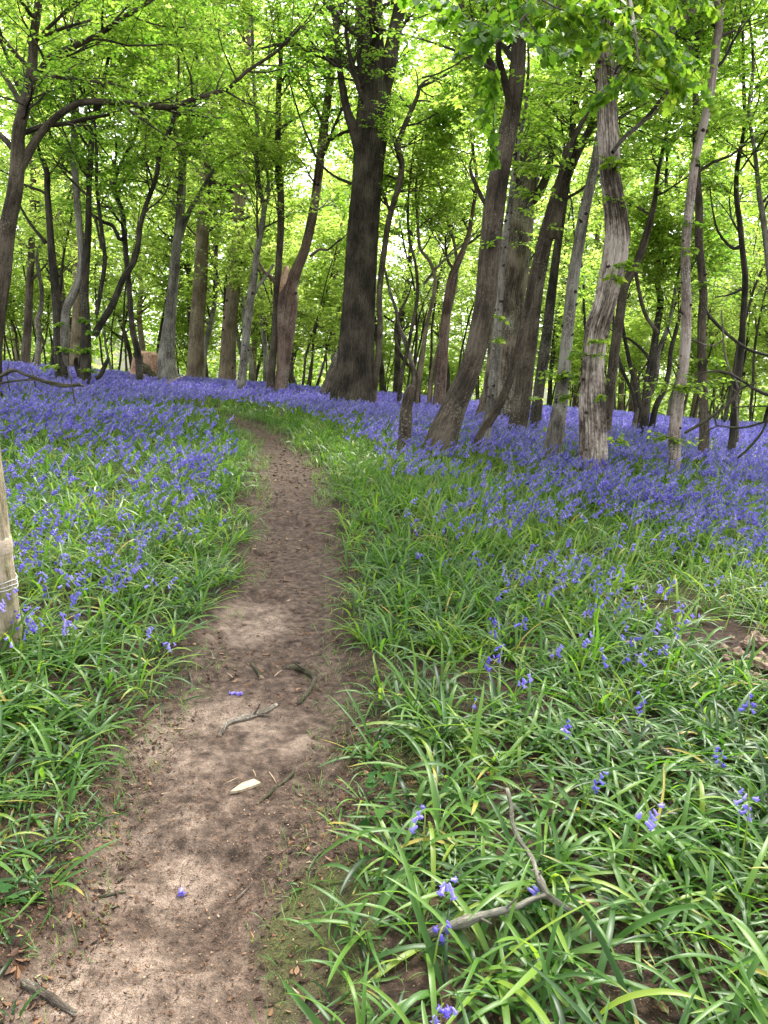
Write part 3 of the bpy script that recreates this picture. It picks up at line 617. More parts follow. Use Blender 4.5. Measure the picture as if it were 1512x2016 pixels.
tree("hornbeam_tree", "leaning brown trunk with a scarred foot between the ridged giant and the grey pole", "tree", (1026, 842),
     [("trunk", [(1018, 842, 36), (1026, 790, 36), (1033, 740, 35), (1041, 680, 33), (1049, 620, 31), (1058, 560, 30), (1070, 500, 28), (1085, 440, 25), (1104, 385, 22), (1124, 335, 18), (1144, 290, 16), (1162, 255, 14), (1175, 220, 12)], 3, True),
      ("branch", [(1092, 470, 20), (1098, 420, 20), (1103, 370, 20), (1110, 330, 19), (1122, 290, 15), (1140, 250, 10)], 1, False)],
     B_SMOOTH, crown=[(0, dict(n1=12, z0=4.4, L1=(.9, 2.0), size=SM)), (1, dict(n1=6, z0=4., L1=(.6, 1.4), size=SM))], flare=.15, knob=(26, .035, 1),
     tufts=[(1050, 780, 3, .25, 6, SM, False, .2), (1080, 450, 6, .35, 7, SM, False, .2)])
tree("dark_pole_tree", "straight dim pole behind the leaning brown trunk, ending in the canopy", "tree", (1062, 790),
     [("trunk", [(1058, 790, 22), (1068, 720, 23), (1077, 650, 21), (1085, 580, 19), (1094, 510, 17), (1103, 440, 16), (1112, 370, 16), (1122, 300, 14)], 4, True)],
     B_DARK, Y=15.8, crown=[(0, dict(n1=14, z0=4.5, L1=(.8, 1.8), size=SM))], flare=.1)
tree("grey_pole_tree", "leaning grey lichened pole with a leafy shoot low down, left of the pale ridged trunk", "tree", (1090, 868),
     [("trunk", [(1090, 868, 34), (1098, 820, 30), (1105, 770, 27), (1111, 720, 25), (1118, 660, 24), (1124, 600, 24), (1131, 540, 24), (1139, 480, 23), (1149, 420, 22), (1159, 370, 20), (1168, 320, 18), (1178, 260, 15)], 3, True)],
     B_GREY, Y=11.4, crown=[(0, dict(n1=11, z0=4.2, L1=(.8, 1.8), size=SM))], flare=.15, knob=(26, .03, 1),
     tufts=[(1118, 745, 14, .45, 8, SM, True, .2), (1130, 780, 8, .35, 7, SM, True, .2), (1150, 740, 7, .35, 7, SM, True, .2)])
_, LP, YP = tree("pale_ridged_tree", "pale deeply furrowed knobbly trunk standing in the bluebells, the nearest whole tree", "tree", (1166, 905),
     [("trunk", [(1167, 905, 54), (1168, 860, 52), (1168, 800, 51), (1168, 745, 46), (1171, 700, 43), (1180, 645, 47), (1192, 600, 42), (1203, 560, 44), (1212, 520, 47), (1217, 470, 48), (1214, 430, 45), (1208, 390, 41), (1201, 340, 38), (1196, 290, 40), (1194, 230, 39), (1190, 140, 36), (1186, 60, 32), (1184, -20, 28)], 4, True),
      ("branch", [(1192, 110, 14, 9.5), (1180, -30, 13, 9.0), (1150, -70, 11, 8.2), (1110, -50, 9, 7.2), (1060, 0, 7, 6.4), (1010, 60, 5, 6.0), (960, 100, 3, 5.8)], 0, False),
      ("branch", [(1190, 90, 14, 9.5), (1200, -30, 12, 8.6), (1215, -50, 10, 7.6), (1230, 0, 8, 6.6), (1245, 70, 5, 6.1), (1255, 140, 3, 5.9)], 0, False),
      ("branch", [(1206, 300, 8, 9.7), (1230, 270, 8, 9.8), (1270, 235, 8, 10), (1310, 185, 7, 10.2), (1340, 130, 6, 10.4)], .6, False, B_DARK),
      ("branch", [(1190, 100, 36, 9.9), (1250, 130, 36, 10.4), (1300, 72, 37, 10.8), (1330, 40, 36, 11), (1358, 8, 34, 11.2), (1380, -20, 30, 11.3)][2:], .5, False, B_RIDGE)],
     B_PALE, crown=[(0, dict(n1=12, z0=5.0, L1=(1.2, 2.4), size=(.07, .10), tmpl=LEAF6, tone=-.05))],
     sprays=[(1, dict(n2=22, l2=(.5, 1.0), n3=6, l3=(.2, .45), nl=12, size=(.05, .088), tmpl=MAPLE, tone=-.1, t0=.35, flat=.7, droop=.6, rise=-.06)),
             (2, dict(n2=20, l2=(.5, 1.0), n3=6, l3=(.2, .45), nl=12, size=(.05, .088), tmpl=MAPLE, tone=-.1, t0=.35, flat=.7, droop=.6, rise=-.06)),
             (3, dict(n2=9, l2=(.5, 1.0), n3=5, l3=(.2, .5), nl=8, size=SM, t0=.3))],
     tufts=[(1210, 320, 10, .35, 8, SM, False, .25), (1205, 550, 8, .22, 8, SM, False, .25), (1230, 522, 7, .22, 8, SM, False, .25), (1180, 672, 6, .22, 7, SM, False, .25), (1158, 700, 7, .3, 7, SM, True, .25),
            (1210, 870, 5, .2, 6, SM, False, .25), (1190, 780, 3, .15, 5, SM, False, .25), (1225, 400, 6, .3, 7, SM, False, .2)],
     flare=.10, ridges=.20, rk=13, lump=.05, knob=(24, .036, 1), sides=64, step=.06, extras=M_MAPLE)
tree("kinked_ash_tree", "dark stem with a kinked fork rising right behind the pale furrowed trunk", "tree", (1196, 805),
     [("trunk", [(1196, 805, 22), (1204, 740, 20), (1212, 680, 20), (1222, 620, 19), (1230, 570, 18), (1244, 535, 18), (1260, 505, 17), (1272, 470, 15), (1282, 430, 13), (1290, 390, 10), (1296, 340, 8)], 2.5, True),
      ("branch", [(1252, 530, 8), (1258, 570, 8), (1270, 615, 8), (1284, 640, 8), (1296, 656, 8)][::-1], 0, False)],
     B_SMOOTH, Y=14.5, crown=[(0, dict(n1=14, z0=4.0, L1=(.8, 1.8), size=SM))], flare=.12)
tree("multi_stem_hazel", "fanning multi-stemmed hazel against the bright sky gap on the right", "coppice", (1262, 800),
     [("stem", [(1272, 800, 16), (1280, 740, 15), (1288, 690, 15), (1296, 640, 14), (1304, 590, 13), (1298, 550, 11), (1302, 500, 10), (1312, 430, 8), (1314, 370, 7)], 2, True),
      ("stem", [(1256, 805, 10), (1276, 785, 10), (1290, 760, 10), (1296, 730, 10), (1300, 690, 9), (1312, 660, 9), (1322, 630, 8), (1332, 570, 6)], 1.2, True, B_GREY),
      ("stem", [(1258, 800, 10), (1252, 760, 10), (1242, 720, 9), (1234, 680, 8), (1226, 640, 7), (1222, 590, 6)], 1, True),
      ("stem", [(1252, 800, 8), (1240, 760, 7), (1226, 730, 7), (1214, 690, 6), (1206, 650, 5)], .8, True),
      ("stem", [(1266, 800, 9), (1272, 740, 8), (1276, 710, 7), (1264, 690, 6), (1240, 668, 5), (1222, 662, 4)], .5, True),
      ("stem", [(1290, 805, 12), (1306, 770, 11), (1318, 730, 10), (1322, 690, 9), (1330, 650, 8)], 1.5, True)],
     B_DARK, Y=16.5, crown=[(0, dict(n1=16, z0=2.8, L1=(.7, 1.6), size=SM)), (1, dict(n1=8, z0=2.8, L1=(.6, 1.2), size=SM)), (2, dict(n1=6, z0=2.4, L1=(.5, 1.0), size=SM, tone=.1)), (5, dict(n1=8, z0=1.8, L1=(.6, 1.2), size=SM))], flare=.1)
tree("pale_sapling_tree", "slender pinkish-grey stem with a leafy collar at waist height, forking at the top right", "tree", (1328, 905),
     [("trunk", [(1328, 905, 22), (1328, 860, 24), (1334, 810, 24), (1340, 770, 22), (1347, 720, 21), (1350, 660, 21), (1350, 600, 20), (1346, 540, 19), (1347, 490, 18), (1353, 430, 18), (1360, 370, 18), (1369, 310, 17), (1378, 260, 17), (1388, 210, 16), (1396, 150, 16), (1403, 90, 16), (1407, 45, 16), (1398, 10, 12), (1392, -30, 11)], 3, True),
      ("branch", [(1405, 50, 13), (1416, 25, 12), (1425, 0, 11), (1436, -30, 10)], 2.5, False, B_RIDGE)],
     bark_mat("pinkish_bark", (.085, .065, .052), (.25, .20, .165), (.40, .34, .29), (6, .6), .12, (.42, .42, .36), .3, .5, 60),
     crown=[(0, dict(n1=10, z0=5.2, L1=(.8, 2.0), size=(.06, .09)))], flare=.1, knob=(34, .028, 1), lump=.05,
     tufts=[(1340, 765, 12, .85, 9, (.06, .095), True, .15), (1322, 762, 8, .5, 9, (.06, .095), True, .15), (1380, 755, 6, .5, 8, (.06, .09), True, .1), (1318, 862, 9, .36, 7, (.06, .09), True, .15), (1345, 870, 6, .3, 7, (.06, .09), True, .15), (1345, 495, 5, .2, 6, SM, False, .15), (1362, 440, 4, .25, 6, SM, True, .15)])
tree("mottled_hornbeam_tree", "mottled grey-brown stem running parallel just right of the pinkish sapling", "tree", (1386, 870),
     [("trunk", [(1386, 870, 20), (1386, 810, 18), (1382, 750, 18), (1380, 690, 17), (1380, 630, 17), (1382, 580, 16), (1378, 520, 16), (1374, 470, 16), (1374, 410, 15), (1370, 350, 14), (1367, 280, 13), (1366, 200, 12), (1368, 120, 10)], 4, True),
      ("branch", [(1386, 605, 7), (1400, 625, 7), (1425, 650, 7), (1450, 672, 6), (1480, 690, 6), (1520, 700, 5)], .4, False, B_DARK)],
     B_SMOOTH, Y=13.0, crown=[(0, dict(n1=14, z0=4.2, L1=(.8, 1.8), size=SM))], flare=.1, knob=(20, .03, 1),
     tufts=[(1392, 710, 8, .4, 8, SM, True, .15), (1385, 560, 5, .25, 7, SM, False, .15)])
tree("thin_ash_tree", "thin dark upright stem near the photo's right edge above the fallen branches", "tree", (1444, 850),
     [("trunk", [(1444, 850, 15), (1450, 790, 14), (1455, 740, 13), (1462, 690, 13), (1466, 620, 12), (1467, 550, 12), (1464, 490, 11), (1458, 440, 11), (1454, 380, 10), (1458, 320, 9), (1466, 250, 8), (1464, 160, 7)], 3, True),
      ("branch", [(1462, 568, 6), (1446, 576, 5), (1430, 582, 4)], .2, False),
      ("branch", [(1456, 485, 9), (1444, 490, 7), (1432, 480, 6), (1414, 455, 5), (1404, 430, 4)], .5, False)],
     B_DARK, Y=13.6, crown=[(0, dict(n1=14, z0=3.4, L1=(.8, 1.8), size=SM))], flare=.1)
tree("edge_ash_tree", "pale crooked stem cut by the photo's right edge high in the leaves", "tree", (1530, 850),
     [("trunk", [(1530, 850, 16), (1530, 740, 15), (1528, 640, 14), (1520, 560, 13), (1508, 490, 12), (1498, 430, 11), (1492, 380, 10), (1484, 300, 8), (1470, 220, 7), (1478, 140, 6)], 2, True)],
     B_GREY, Y=12.6, crown=[(0, dict(n1=14, z0=3.2, L1=(.8, 1.6), size=SM))], flare=.1)
tree("left_background_hornbeam", "dim straight trunk in the haze just right of the left edge tree", "tree", (52, 708),
     [("trunk", [(50, 708, 18), (53, 650, 16), (56, 590, 15), (57, 530, 14), (60, 460, 13), (62, 380, 12), (62, 300, 11)], 5, True)],
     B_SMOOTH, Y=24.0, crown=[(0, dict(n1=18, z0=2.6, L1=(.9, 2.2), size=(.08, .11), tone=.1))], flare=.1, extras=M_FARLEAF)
tree("bent_background_hazel", "pale bent stem with a low elbow in the far left background", "tree", (75, 706),
     [("trunk", [(74, 706, 12), (78, 675, 11), (80, 650, 10), (76, 632, 10), (84, 610, 9), (86, 570, 8), (78, 530, 8), (76, 500, 7), (90, 470, 6)], 3, True)],
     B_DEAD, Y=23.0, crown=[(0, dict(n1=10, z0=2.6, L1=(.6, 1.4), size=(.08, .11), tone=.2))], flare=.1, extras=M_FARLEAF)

# ------------------------------------------------------------------ trees of the wood behind
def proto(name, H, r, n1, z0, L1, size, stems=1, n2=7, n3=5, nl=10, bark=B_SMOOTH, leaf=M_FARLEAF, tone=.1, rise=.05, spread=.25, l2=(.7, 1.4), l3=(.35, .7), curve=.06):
    root = empty(name, (0, 0, 0)); cb = MB(); tb = MB()
    for s in range(stems):
        K = 16; p = np.array([rng.normal(0, .12) if stems > 1 else 0, rng.normal(0, .12) if stems > 1 else 0, -.35]); d = nrm(np.array([rng.normal(0, spread), rng.normal(0, spread), 1.0])); rows = []
        hs_ = H * rng.uniform(.75, 1.0) if stems > 1 else H
        for k in range(K):
            rows.append([*p, max(r * (1 - .85 * k / (K - 1)), .012)]); d = nrm(d + rng.normal(0, curve, 3) + np.array([0, 0, .05])); p = p + d * hs_ / (K - 1)
        C = spline(rows, .3)
        V, Q, bc = tubes(C[None, :, :3], C[None, :, 3], 12, trunk_mod(.15, 0, 9, .05, int(H * 10) + s)); tb.add(V, [Q], 0, bark=bc)
        crown_on(cb, C, n1, z0, L1, n2=n2, n3=n3, nl=nl, size=size, tone=tone, rise=rise, l2=l2, l3=l3)
    tb.build("trunk", [bark, B_KNOT], root); cb.build("crown", [leaf, B_TWIG], root, smooth=False)
    return root
kinds = [
    (proto("slender_tree", 15, .15, 34, 2.6, (1.2, 3.0), (.10, .16), bark=B_DARK, spread=.06), "slender dark-barked tree far back among the bright spring leaves", "slender dark trees far back in the wood"),
    (proto("tall_tree", 18, .24, 38, 4.0, (1.6, 3.6), (.11, .17), bark=B_TAN, spread=.04, tone=.18), "taller tan-barked tree far back, rising through the lit foliage", "tan-barked trees far back in the wood"),
    (proto("understory_hazel", 6.5, .05, 9, 1.0, (.7, 1.7), (.09, .14), stems=5, bark=B_SMOOTH, tone=.25, spread=.3, curve=.10), "many-stemmed leafy hazel bush in the distant understory", "hazel bushes in the distant understory"),
    (proto("crooked_tree", 13, .12, 30, 2.0, (1.0, 2.6), (.10, .15), bark=B_GREY, spread=.14, tone=.15, curve=.13), "crooked grey-barked tree far back behind the bluebell carpet", "crooked grey trees far back in the wood"),
]
kinds.append((proto("thin_sapling", 10, .05, 20, 2.8, (.6, 1.6), (.08, .12), bark=B_DARK, spread=.12, tone=.12, curve=.10, n2=5, n3=4, nl=6), "thin dark sapling stem in the background beyond the bluebells", "thin saplings in the background"))
spots = []
rs = np.random.default_rng(5)
def try_place(n, y0, y1, kindp, mind):
    k = 0; tries = 0
    while k < n and tries < 4000:
        tries += 1
        y = rs.uniform(y0 ** 1.3, y1 ** 1.3) ** (1 / 1.3); x = rs.uniform(-.62 * y - 2, .62 * y + 2)
        if any((x - a) ** 2 + (y - b) ** 2 < mind ** 2 for a, b, _ in spots): continue
        px, py, _ = project(np.array([[x, y, float(hbase(x, y))]]))
        if y < 26 and (500 < px[0] < 545 or 655 < px[0] < 760): continue
        spots.append((x, y, rs.choice(len(kindp), p=kindp))); k += 1
try_place(28, 25, 36, [.30, .08, .40, .22], 1.5)
try_place(48, 34, 58, [.34, .20, .26, .20], 1.9)
try_place(64, 21.5, 46, [0, 0, 0, 0, 1.0], .7)
used = set()
for x, y, kd in spots:
    p_, lab, grp = kinds[kd]
    o = p_ if kd not in used else copy_tree(p_); used.add(kd)
    s = float(rs.uniform(.8, 1.15)); o.location = (x, y, float(hbase(x, y))); o.rotation_euler = (0, 0, float(rs.uniform(0, 6.28))); o.scale = (s, s, s * float(rs.uniform(.9, 1.1)))
    tag(o, lab, "hazel bush" if kd == 2 else "tree", grp)
# the wood beyond, one mass
n = 250000; mb = MB()
yy = rng.uniform(60, 66, n); xx = rng.uniform(-.7, .7, n) * yy; zz = hbase(xx, yy) + rng.uniform(0, 1, n) ** 1.1 * 36
kp = fbm(xx / 4, zz / 3 + yy * .1, 71, 3) + .22 * (1 - np.clip(zz / 14, 0, 1)) > .42
P = np.stack([xx, yy, zz], -1)[kp]; m_ = len(P)
D = rng.normal(size=(m_, 3)); D[:, 2] *= .4; Nn = np.array([0, 0, 1.]) + rng.normal(0, .6, (m_, 3))
V, Fc = leaves(P, D, Nn, rng.uniform(.3, .55, m_), LEAF4)
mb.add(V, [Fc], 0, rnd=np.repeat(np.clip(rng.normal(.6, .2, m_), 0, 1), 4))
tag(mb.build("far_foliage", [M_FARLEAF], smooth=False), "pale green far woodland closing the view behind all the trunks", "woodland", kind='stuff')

# ------------------------------------------------------------------ ground plants
HOLES = [(1480, 1290, 130, 62, 1.0), (1330, 1190, 120, 40, .6), (1010, 1880, 130, 50, .6), (690, 1760, 70, 140, .3), (760, 1420, 90, 70, .55), (640, 1960, 110, 70, .5), (1250, 1950, 110, 60, .5), (640, 1480, 50, 90, .3), (1150, 1380, 70, 40, .5), (330, 1300, 60, 25, .4)]
HW = []
for cx, cy_, rx, ry, k in HOLES:
    c = hit(cx, cy_); HW.append((c[0], c[1], np.linalg.norm(hit(cx + rx, cy_) - c), np.linalg.norm(hit(cx, cy_ - ry) - c), k))
def hole(x, y):
    k = np.zeros(len(x))
    for cx, cy_, ax_, ay, s in HW: k = np.maximum(k, s * sstep(1.25, .6, np.sqrt(((x - cx) / ax_) ** 2 + ((y - cy_) / ay) ** 2)))
    return k
TRUNKS = np.array([[o.location.x, o.location.y] for o in COL.objects if o.type == 'EMPTY'])
def scatter(y0, y1, dens, margin=1.0, rg=rng):
    A = (y1 - y0) * (.56 * (y0 + y1) + 2 * margin); n = int(A * dens)
    t = rg.uniform(0, 1, n); wa, wb = .56 * y0 + margin, .56 * y1 + margin
    y = y0 + (y1 - y0) * (np.sqrt(wa ** 2 + t * (wb ** 2 - wa ** 2)) - wa) / max(wb - wa, 1e-6)
    return rg.uniform(-1, 1, n) * (.56 * y + margin), y
def straps(mb, base, az, e0, L, wd, curl, K, wide3, rv, tipv, twist=.3):
    """arching strap leaves; base (N,3)"""
    N = len(base); s = np.linspace(0, 1, K)
    e = e0[:, None] - curl[:, None] * (s[None, :] ** 1.25)
    azs = az[:, None] + rng.normal(0, .35, N)[:, None] * s[None, :]
    d = np.stack([np.cos(e) * np.cos(azs), np.cos(e) * np.sin(azs), np.sin(e)], -1)
    P = base[:, None, :] + np.concatenate([np.zeros((N, 1, 3)), np.cumsum(.5 * (d[:, 1:] + d[:, :-1]), 1) * (L / (K - 1))[:, None, None]], 1)
    side = np.stack([-np.sin(azs), np.cos(azs), np.zeros_like(azs)], -1); nn = np.cross(d, side) * -1
    tw = rng.normal(0, twist, N)[:, None, None] * (.3 + s[None, :, None]); side = nrm(side * np.cos(tw) + nn * np.sin(tw)); nn = np.cross(d, side)
    prof = np.minimum(1, .55 + 1.6 * s) * np.sqrt(np.clip(1 - s ** 2.6, 0, 1)); prof[-1] = .03
    hw = (wd / 2)[:, None] * prof[None, :]
    gzv = height(P[..., 0], P[..., 1]) + .006; P[..., 2] = np.maximum(P[..., 2], np.where(s[None, :] > .15, gzv, -9))
    if wide3:
        V = np.stack([P - side * hw[..., None], P - nn * (hw * .35)[..., None], P + side * hw[..., None]], 2); c = 3
    else:
        V = np.stack([P - side * hw[..., None], P + side * hw[..., None]], 2); c = 2
    i = (np.arange(N)[:, None] * K + np.arange(K - 1)[None, :]) * c; Q = []
    for q in range(c - 1): Q.append(np.stack([i + q, i + q + 1, i + q + 1 + c, i + q + c], -1).reshape(-1, 4))
    tip = np.clip((s[None, :] - (1 - tipv[:, None])) * 6, 0, 1) * (tipv[:, None] > 0)
    mb.add(V.reshape(-1, 3), Q, 0, rnd=np.repeat(rv, K * c), tip=np.repeat(tip.ravel(), c))
def leaf_plants(y0, y1, dens, nleaf, K, wide3, L, W, rg=rng, edge=.0, low=0., dark=0.):
    x, y = scatter(y0, y1, dens, 1.0 if y0 < 6 else 1.5)
    d = path_dist(x, y); pr = sstep(-.02 + edge, .22 + edge, d) * (1 - hole(x, y)) * (.42 + .58 * sstep(.36, .56, fbm(x * 2.0, y * 2.0, 51, 3)))
    k = rng.uniform(size=len(x)) < pr; x, y, d = x[k], y[k], d[k]; n = len(x)
    if n == 0: return
    x = np.repeat(x, nleaf); y = np.repeat(y, nleaf); d = np.repeat(d, nleaf); N = len(x)
    ph = np.repeat(rng.uniform(0, 6.28, n), nleaf) + np.tile(np.arange(nleaf) * 2.4, n) + rng.normal(0, .4, N)
    x = x + np.cos(ph) * .012; y = y + np.sin(ph) * .012
    vig = np.repeat(rng.uniform(.75, 1.2, n), nleaf) * (.75 + .25 * sstep(0, .5, d))
    ln = rng.uniform(L[0], L[1], N) * vig
    e0 = rng.uniform(.75, 1.5, N) - low; curl = rng.uniform(.5, 2.0, N) + low * .6
    flop = rng.uniform(size=N) < .3; e0 = np.where(flop, rng.uniform(.3, .7, N), e0); curl = np.where(flop, rng.uniform(.3, .9, N), curl)
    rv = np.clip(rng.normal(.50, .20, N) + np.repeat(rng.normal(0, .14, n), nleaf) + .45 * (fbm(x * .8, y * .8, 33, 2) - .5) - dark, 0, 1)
    tipv = np.where(rng.uniform(size=N) < .07, rng.uniform(.06, .40, N), 0); tipv = np.where(rng.uniform(size=N) < .008, 1.2, tipv)
    straps(LEAFMB, np.stack([x, y, gz_(x, y) - .005], -1), ph, e0, ln, rng.uniform(W[0], W[1], N) * np.sqrt(vig), curl, K, wide3, rv, tipv)
LEAFMB = MB()
leaf_plants(1.0, 3.0, 120, 7, 10, True, (.18, .38), (.010, .020), low=.3)
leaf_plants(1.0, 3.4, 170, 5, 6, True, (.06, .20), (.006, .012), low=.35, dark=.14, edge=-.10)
leaf_plants(3.0, 5.5, 115, 7, 7, True, (.18, .36), (.010, .018), low=.12)
leaf_plants(5.5, 9.0, 95, 7, 6, False, (.20, .38), (.010, .018))
leaf_plants(9.0, 15.0, 60, 6, 5, False, (.22, .38), (.013, .020))
leaf_plants(15.0, 27.0, 22, 4, 4, False, (.24, .36), (.022, .035))
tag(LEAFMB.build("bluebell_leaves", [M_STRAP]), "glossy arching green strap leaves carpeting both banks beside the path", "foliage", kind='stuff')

# fine grass on the path's verge and thin moss shoots
gb = MB()
def grass(y0, y1, dens, dlo, dhi, L, W, K=4, keep=None):
    x, y = scatter(y0, y1, dens, .4); d = path_dist(x, y)
    pr = sstep(dlo - .1, dlo, d) * sstep(dhi + .3, dhi, d) * sstep(.42, .6, fbm(x * 2.4, y * 2.4, 61, 3) + .12)
    if keep is not None: pr = pr * keep(x, y)
    k = rng.uniform(size=len(x)) < pr; x, y = x[k], y[k]; N = len(x)
    if N == 0: return
    straps(gb, np.stack([x, y, gz_(x, y) - .003], -1), rng.uniform(0, 6.28, N), rng.uniform(.6, 1.5, N), rng.uniform(L[0], L[1], N), rng.uniform(W[0], W[1], N), rng.uniform(.2, 1.4, N), K, False,
           np.clip(rng.normal(.5, .2, N), 0, 1), np.zeros(N))
grass(1.1, 3.5, 900, -.12, .35, (.025, .08), (.0015, .003))
grass(3.5, 7, 400, -.10, .3, (.03, .10), (.002, .004))
x, y = scatter(4.0, 10.5, 60, .5); d = path_dist(x, y); k = (d > .5) & (x > 0) & (fbm(x * 1.2, y * 1.2, 141, 2) > .46); x, y = x[k], y[k]; N = len(x)
straps(gb, np.stack([x, y, gz_(x, y) - .003], -1), rng.normal(0, .5, N), rng.uniform(1.05, 1.4, N), rng.uniform(.24, .42, N), rng.uniform(.004, .007, N), rng.uniform(-.1, .3, N), 4, False, rng.uniform(.75, 1, N), np.zeros(N))
grass(7, 17.5, 420, -.12, 1.1, (.06, .20), (.004, .008))
tag(gb.build("verge_grass", [M_GRASS]), "fine bright grass fringing the trodden path's edges", "grass", kind='stuff')

# low herbs with lobed leaves between the straps
hb = MB()
x, y = scatter(1.2, 6.0, 26, .5); d = path_dist(x, y); k = (d > .12) & (fbm(x * 1.3, y * 1.3, 81, 2) > .52); x, y = x[k], y[k]
nl = 7; N = len(x) * nl; xx = np.repeat(x, nl); yy = np.repeat(y, nl); az = rng.uniform(0, 6.28, N); rr = rng.uniform(.01, .05, N)
P = np.stack([xx + np.cos(az) * rr, yy + np.sin(az) * rr, gz_(xx, yy) + rng.uniform(.02, .09, N)], -1)
D = np.stack([np.cos(az), np.sin(az), rng.normal(-.1, .2, N)], -1)
V, Fc = leaves(P, D, np.array([0, 0, 1.]) + rng.normal(0, .25, (N, 3)), rng.uniform(.02, .042, N), MAPLE); hb.add(V, [Fc], 0, rnd=np.repeat(rng.uniform(0, 1, N), len(MAPLE[0])))
tag(hb.build("herb_cover", [M_HERB], smooth=False), "low dark lobed herb leaves tucked among the strap leaves", "ground cover", kind='stuff')

# leaf litter and wood crumbs
lb = MB()
def litter(y0, y1, dens, dlo, dhi, s0, s1, bias=0):
    x, y = scatter(y0, y1, dens, .3); d = path_dist(x, y)
    pr = sstep(dlo - .08, dlo + .04, d) * sstep(dhi + .1, dhi, d) * sstep(.3, .62, fbm(x * 2.2, y * 2.2, 101, 3)); k = rng.uniform(size=len(x)) < pr; x, y = x[k], y[k]; N = len(x)
    s = rng.uniform(s0, s1, N) ** 1; az = rng.uniform(0, 6.28, N); asp = rng.uniform(.08, .6, N)
    D = np.stack([np.cos(az), np.sin(az), rng.normal(0, .25, N)], -1); Nn = np.array([0, 0, 1.]) + rng.normal(0, .35, (N, 3)); S = nrm(np.cross(Nn, D)); N2 = nrm(np.cross(D, S))
    t = np.array([[-.5, 0, .1], [-.15, .5, -.05], [.3, .4, .0], [.55, 0, .15], [.2, -.45, -.02], [-.2, -.42, .06]]); P = np.stack([x, y, gz_(x, y) + .004], -1)
    V = P[:, None] + s[:, None, None] * (t[None, :, 0:1] * D[:, None] + t[None, :, 1:2] * asp[:, None, None] * S[:, None] + (t[None, :, 2:3] + rng.normal(0, .06, (N, 6, 1))) * N2[:, None])
    i = np.arange(N)[:, None] * 6; lb.add(V.reshape(-1, 3), [np.stack([i[:, 0] + a for a in (0, 1, 2)], -1), np.stack([i[:, 0] + a for a in (0, 2, 3)], -1), np.stack([i[:, 0] + a for a in (0, 3, 4)], -1), np.stack([i[:, 0] + a for a in (0, 4, 5)], -1)], 0,
                                         rnd=np.repeat(np.clip(rng.beta(2, 2.6, N) + bias, 0, 1), 6))
litter(1.1, 3.2, 5200, -.9, 1.2, .003, .010)
litter(1.1, 3.2, 800, -.9, 3, .004, .015, -.05)
litter(1.1, 3.4, 1700, -.16, .4, .006, .026, -.12)
litter(1.1, 3.2, 260, -.10, 3, .012, .040, -.06)
litter(3.2, 7, 420, -.8, .5, .008, .035)
litter(7, 16, 220, -.8, .2, .02, .055, -.12)
tag(lb.build("leaf_litter", [M_LITTER], smooth=False), "brown leaf litter and wood crumbs strewn over the path and soil", "litter", kind='stuff')

# ------------------------------------------------------------------ bluebells
def bell_tmpl(sides, rings, petals):
    """nodding bell hanging along -z from the origin, unit length"""
    prof = [(0, .06), (-.10, .17), (-.45, .20), (-.78, .21), (-.92, .27)] if rings == 5 else [(0, .08), (-.3, .22), (-.85, .26)] if rings == 3 else [(0, .12), (-.8, .30)]
    V = []; Q = []
    for z, r in prof:
        for k in range(sides): a = 2 * math.pi * k / sides; V.append((r * math.cos(a), r * math.sin(a), z))
    for i in range(len(prof) - 1):
        for k in range(sides): k2 = (k + 1) % sides; Q.append((i * sides + k, i * sides + k2, (i + 1) * sides + k2, (i + 1) * sides + k))
    T = []
    if petals:                                               # recurved petal tips
        b0 = (len(prof) - 1) * sides; per = sides // 6
        for k in range(6):
            a = 2 * math.pi * (k + .5) / 6; n0 = len(V); V.append((.46 * math.cos(a), .46 * math.sin(a), -.98)); V.append((.50 * math.cos(a), .50 * math.sin(a), -.84))
            l, r = b0 + (k * per) % sides, b0 + ((k + 1) * per) % sides; mmid = b0 + (k * per + per // 2) % sides
            T += [(l, n0, r) if per < 2 else (l, n0, mmid)] + ([] if per < 2 else [(mmid, n0, r)]) + [(l, n0 + 1, n0), (n0, n0 + 1, r)]
    return np.array(V, float), np.array(Q), np.array(T).reshape(-1, 3)
BELL_HI, BELL_MID, BELL_LOW = bell_tmpl(12, 5, True), bell_tmpl(6, 3, True), bell_tmpl(4, 2, False)
def spike_lines(base, H, laz, lean, K=7):
    N = len(base); s = np.linspace(0, 1, K)
    nod = rng.uniform(.6, 1.5, N)
    ang = lean[:, None] * (.4 + .6 * s[None, :]) + nod[:, None] * np.clip((s[None, :] - .68) / .32, 0, 1) ** 1.5
    d = np.stack([np.sin(ang) * np.cos(laz)[:, None], np.sin(ang) * np.sin(laz)[:, None], np.cos(ang)], -1)
    return base[:, None, :] + np.concatenate([np.zeros((N, 1, 3)), np.cumsum(.5 * (d[:, 1:] + d[:, :-1]), 1) * (H / (K - 1))[:, None, None]], 1)
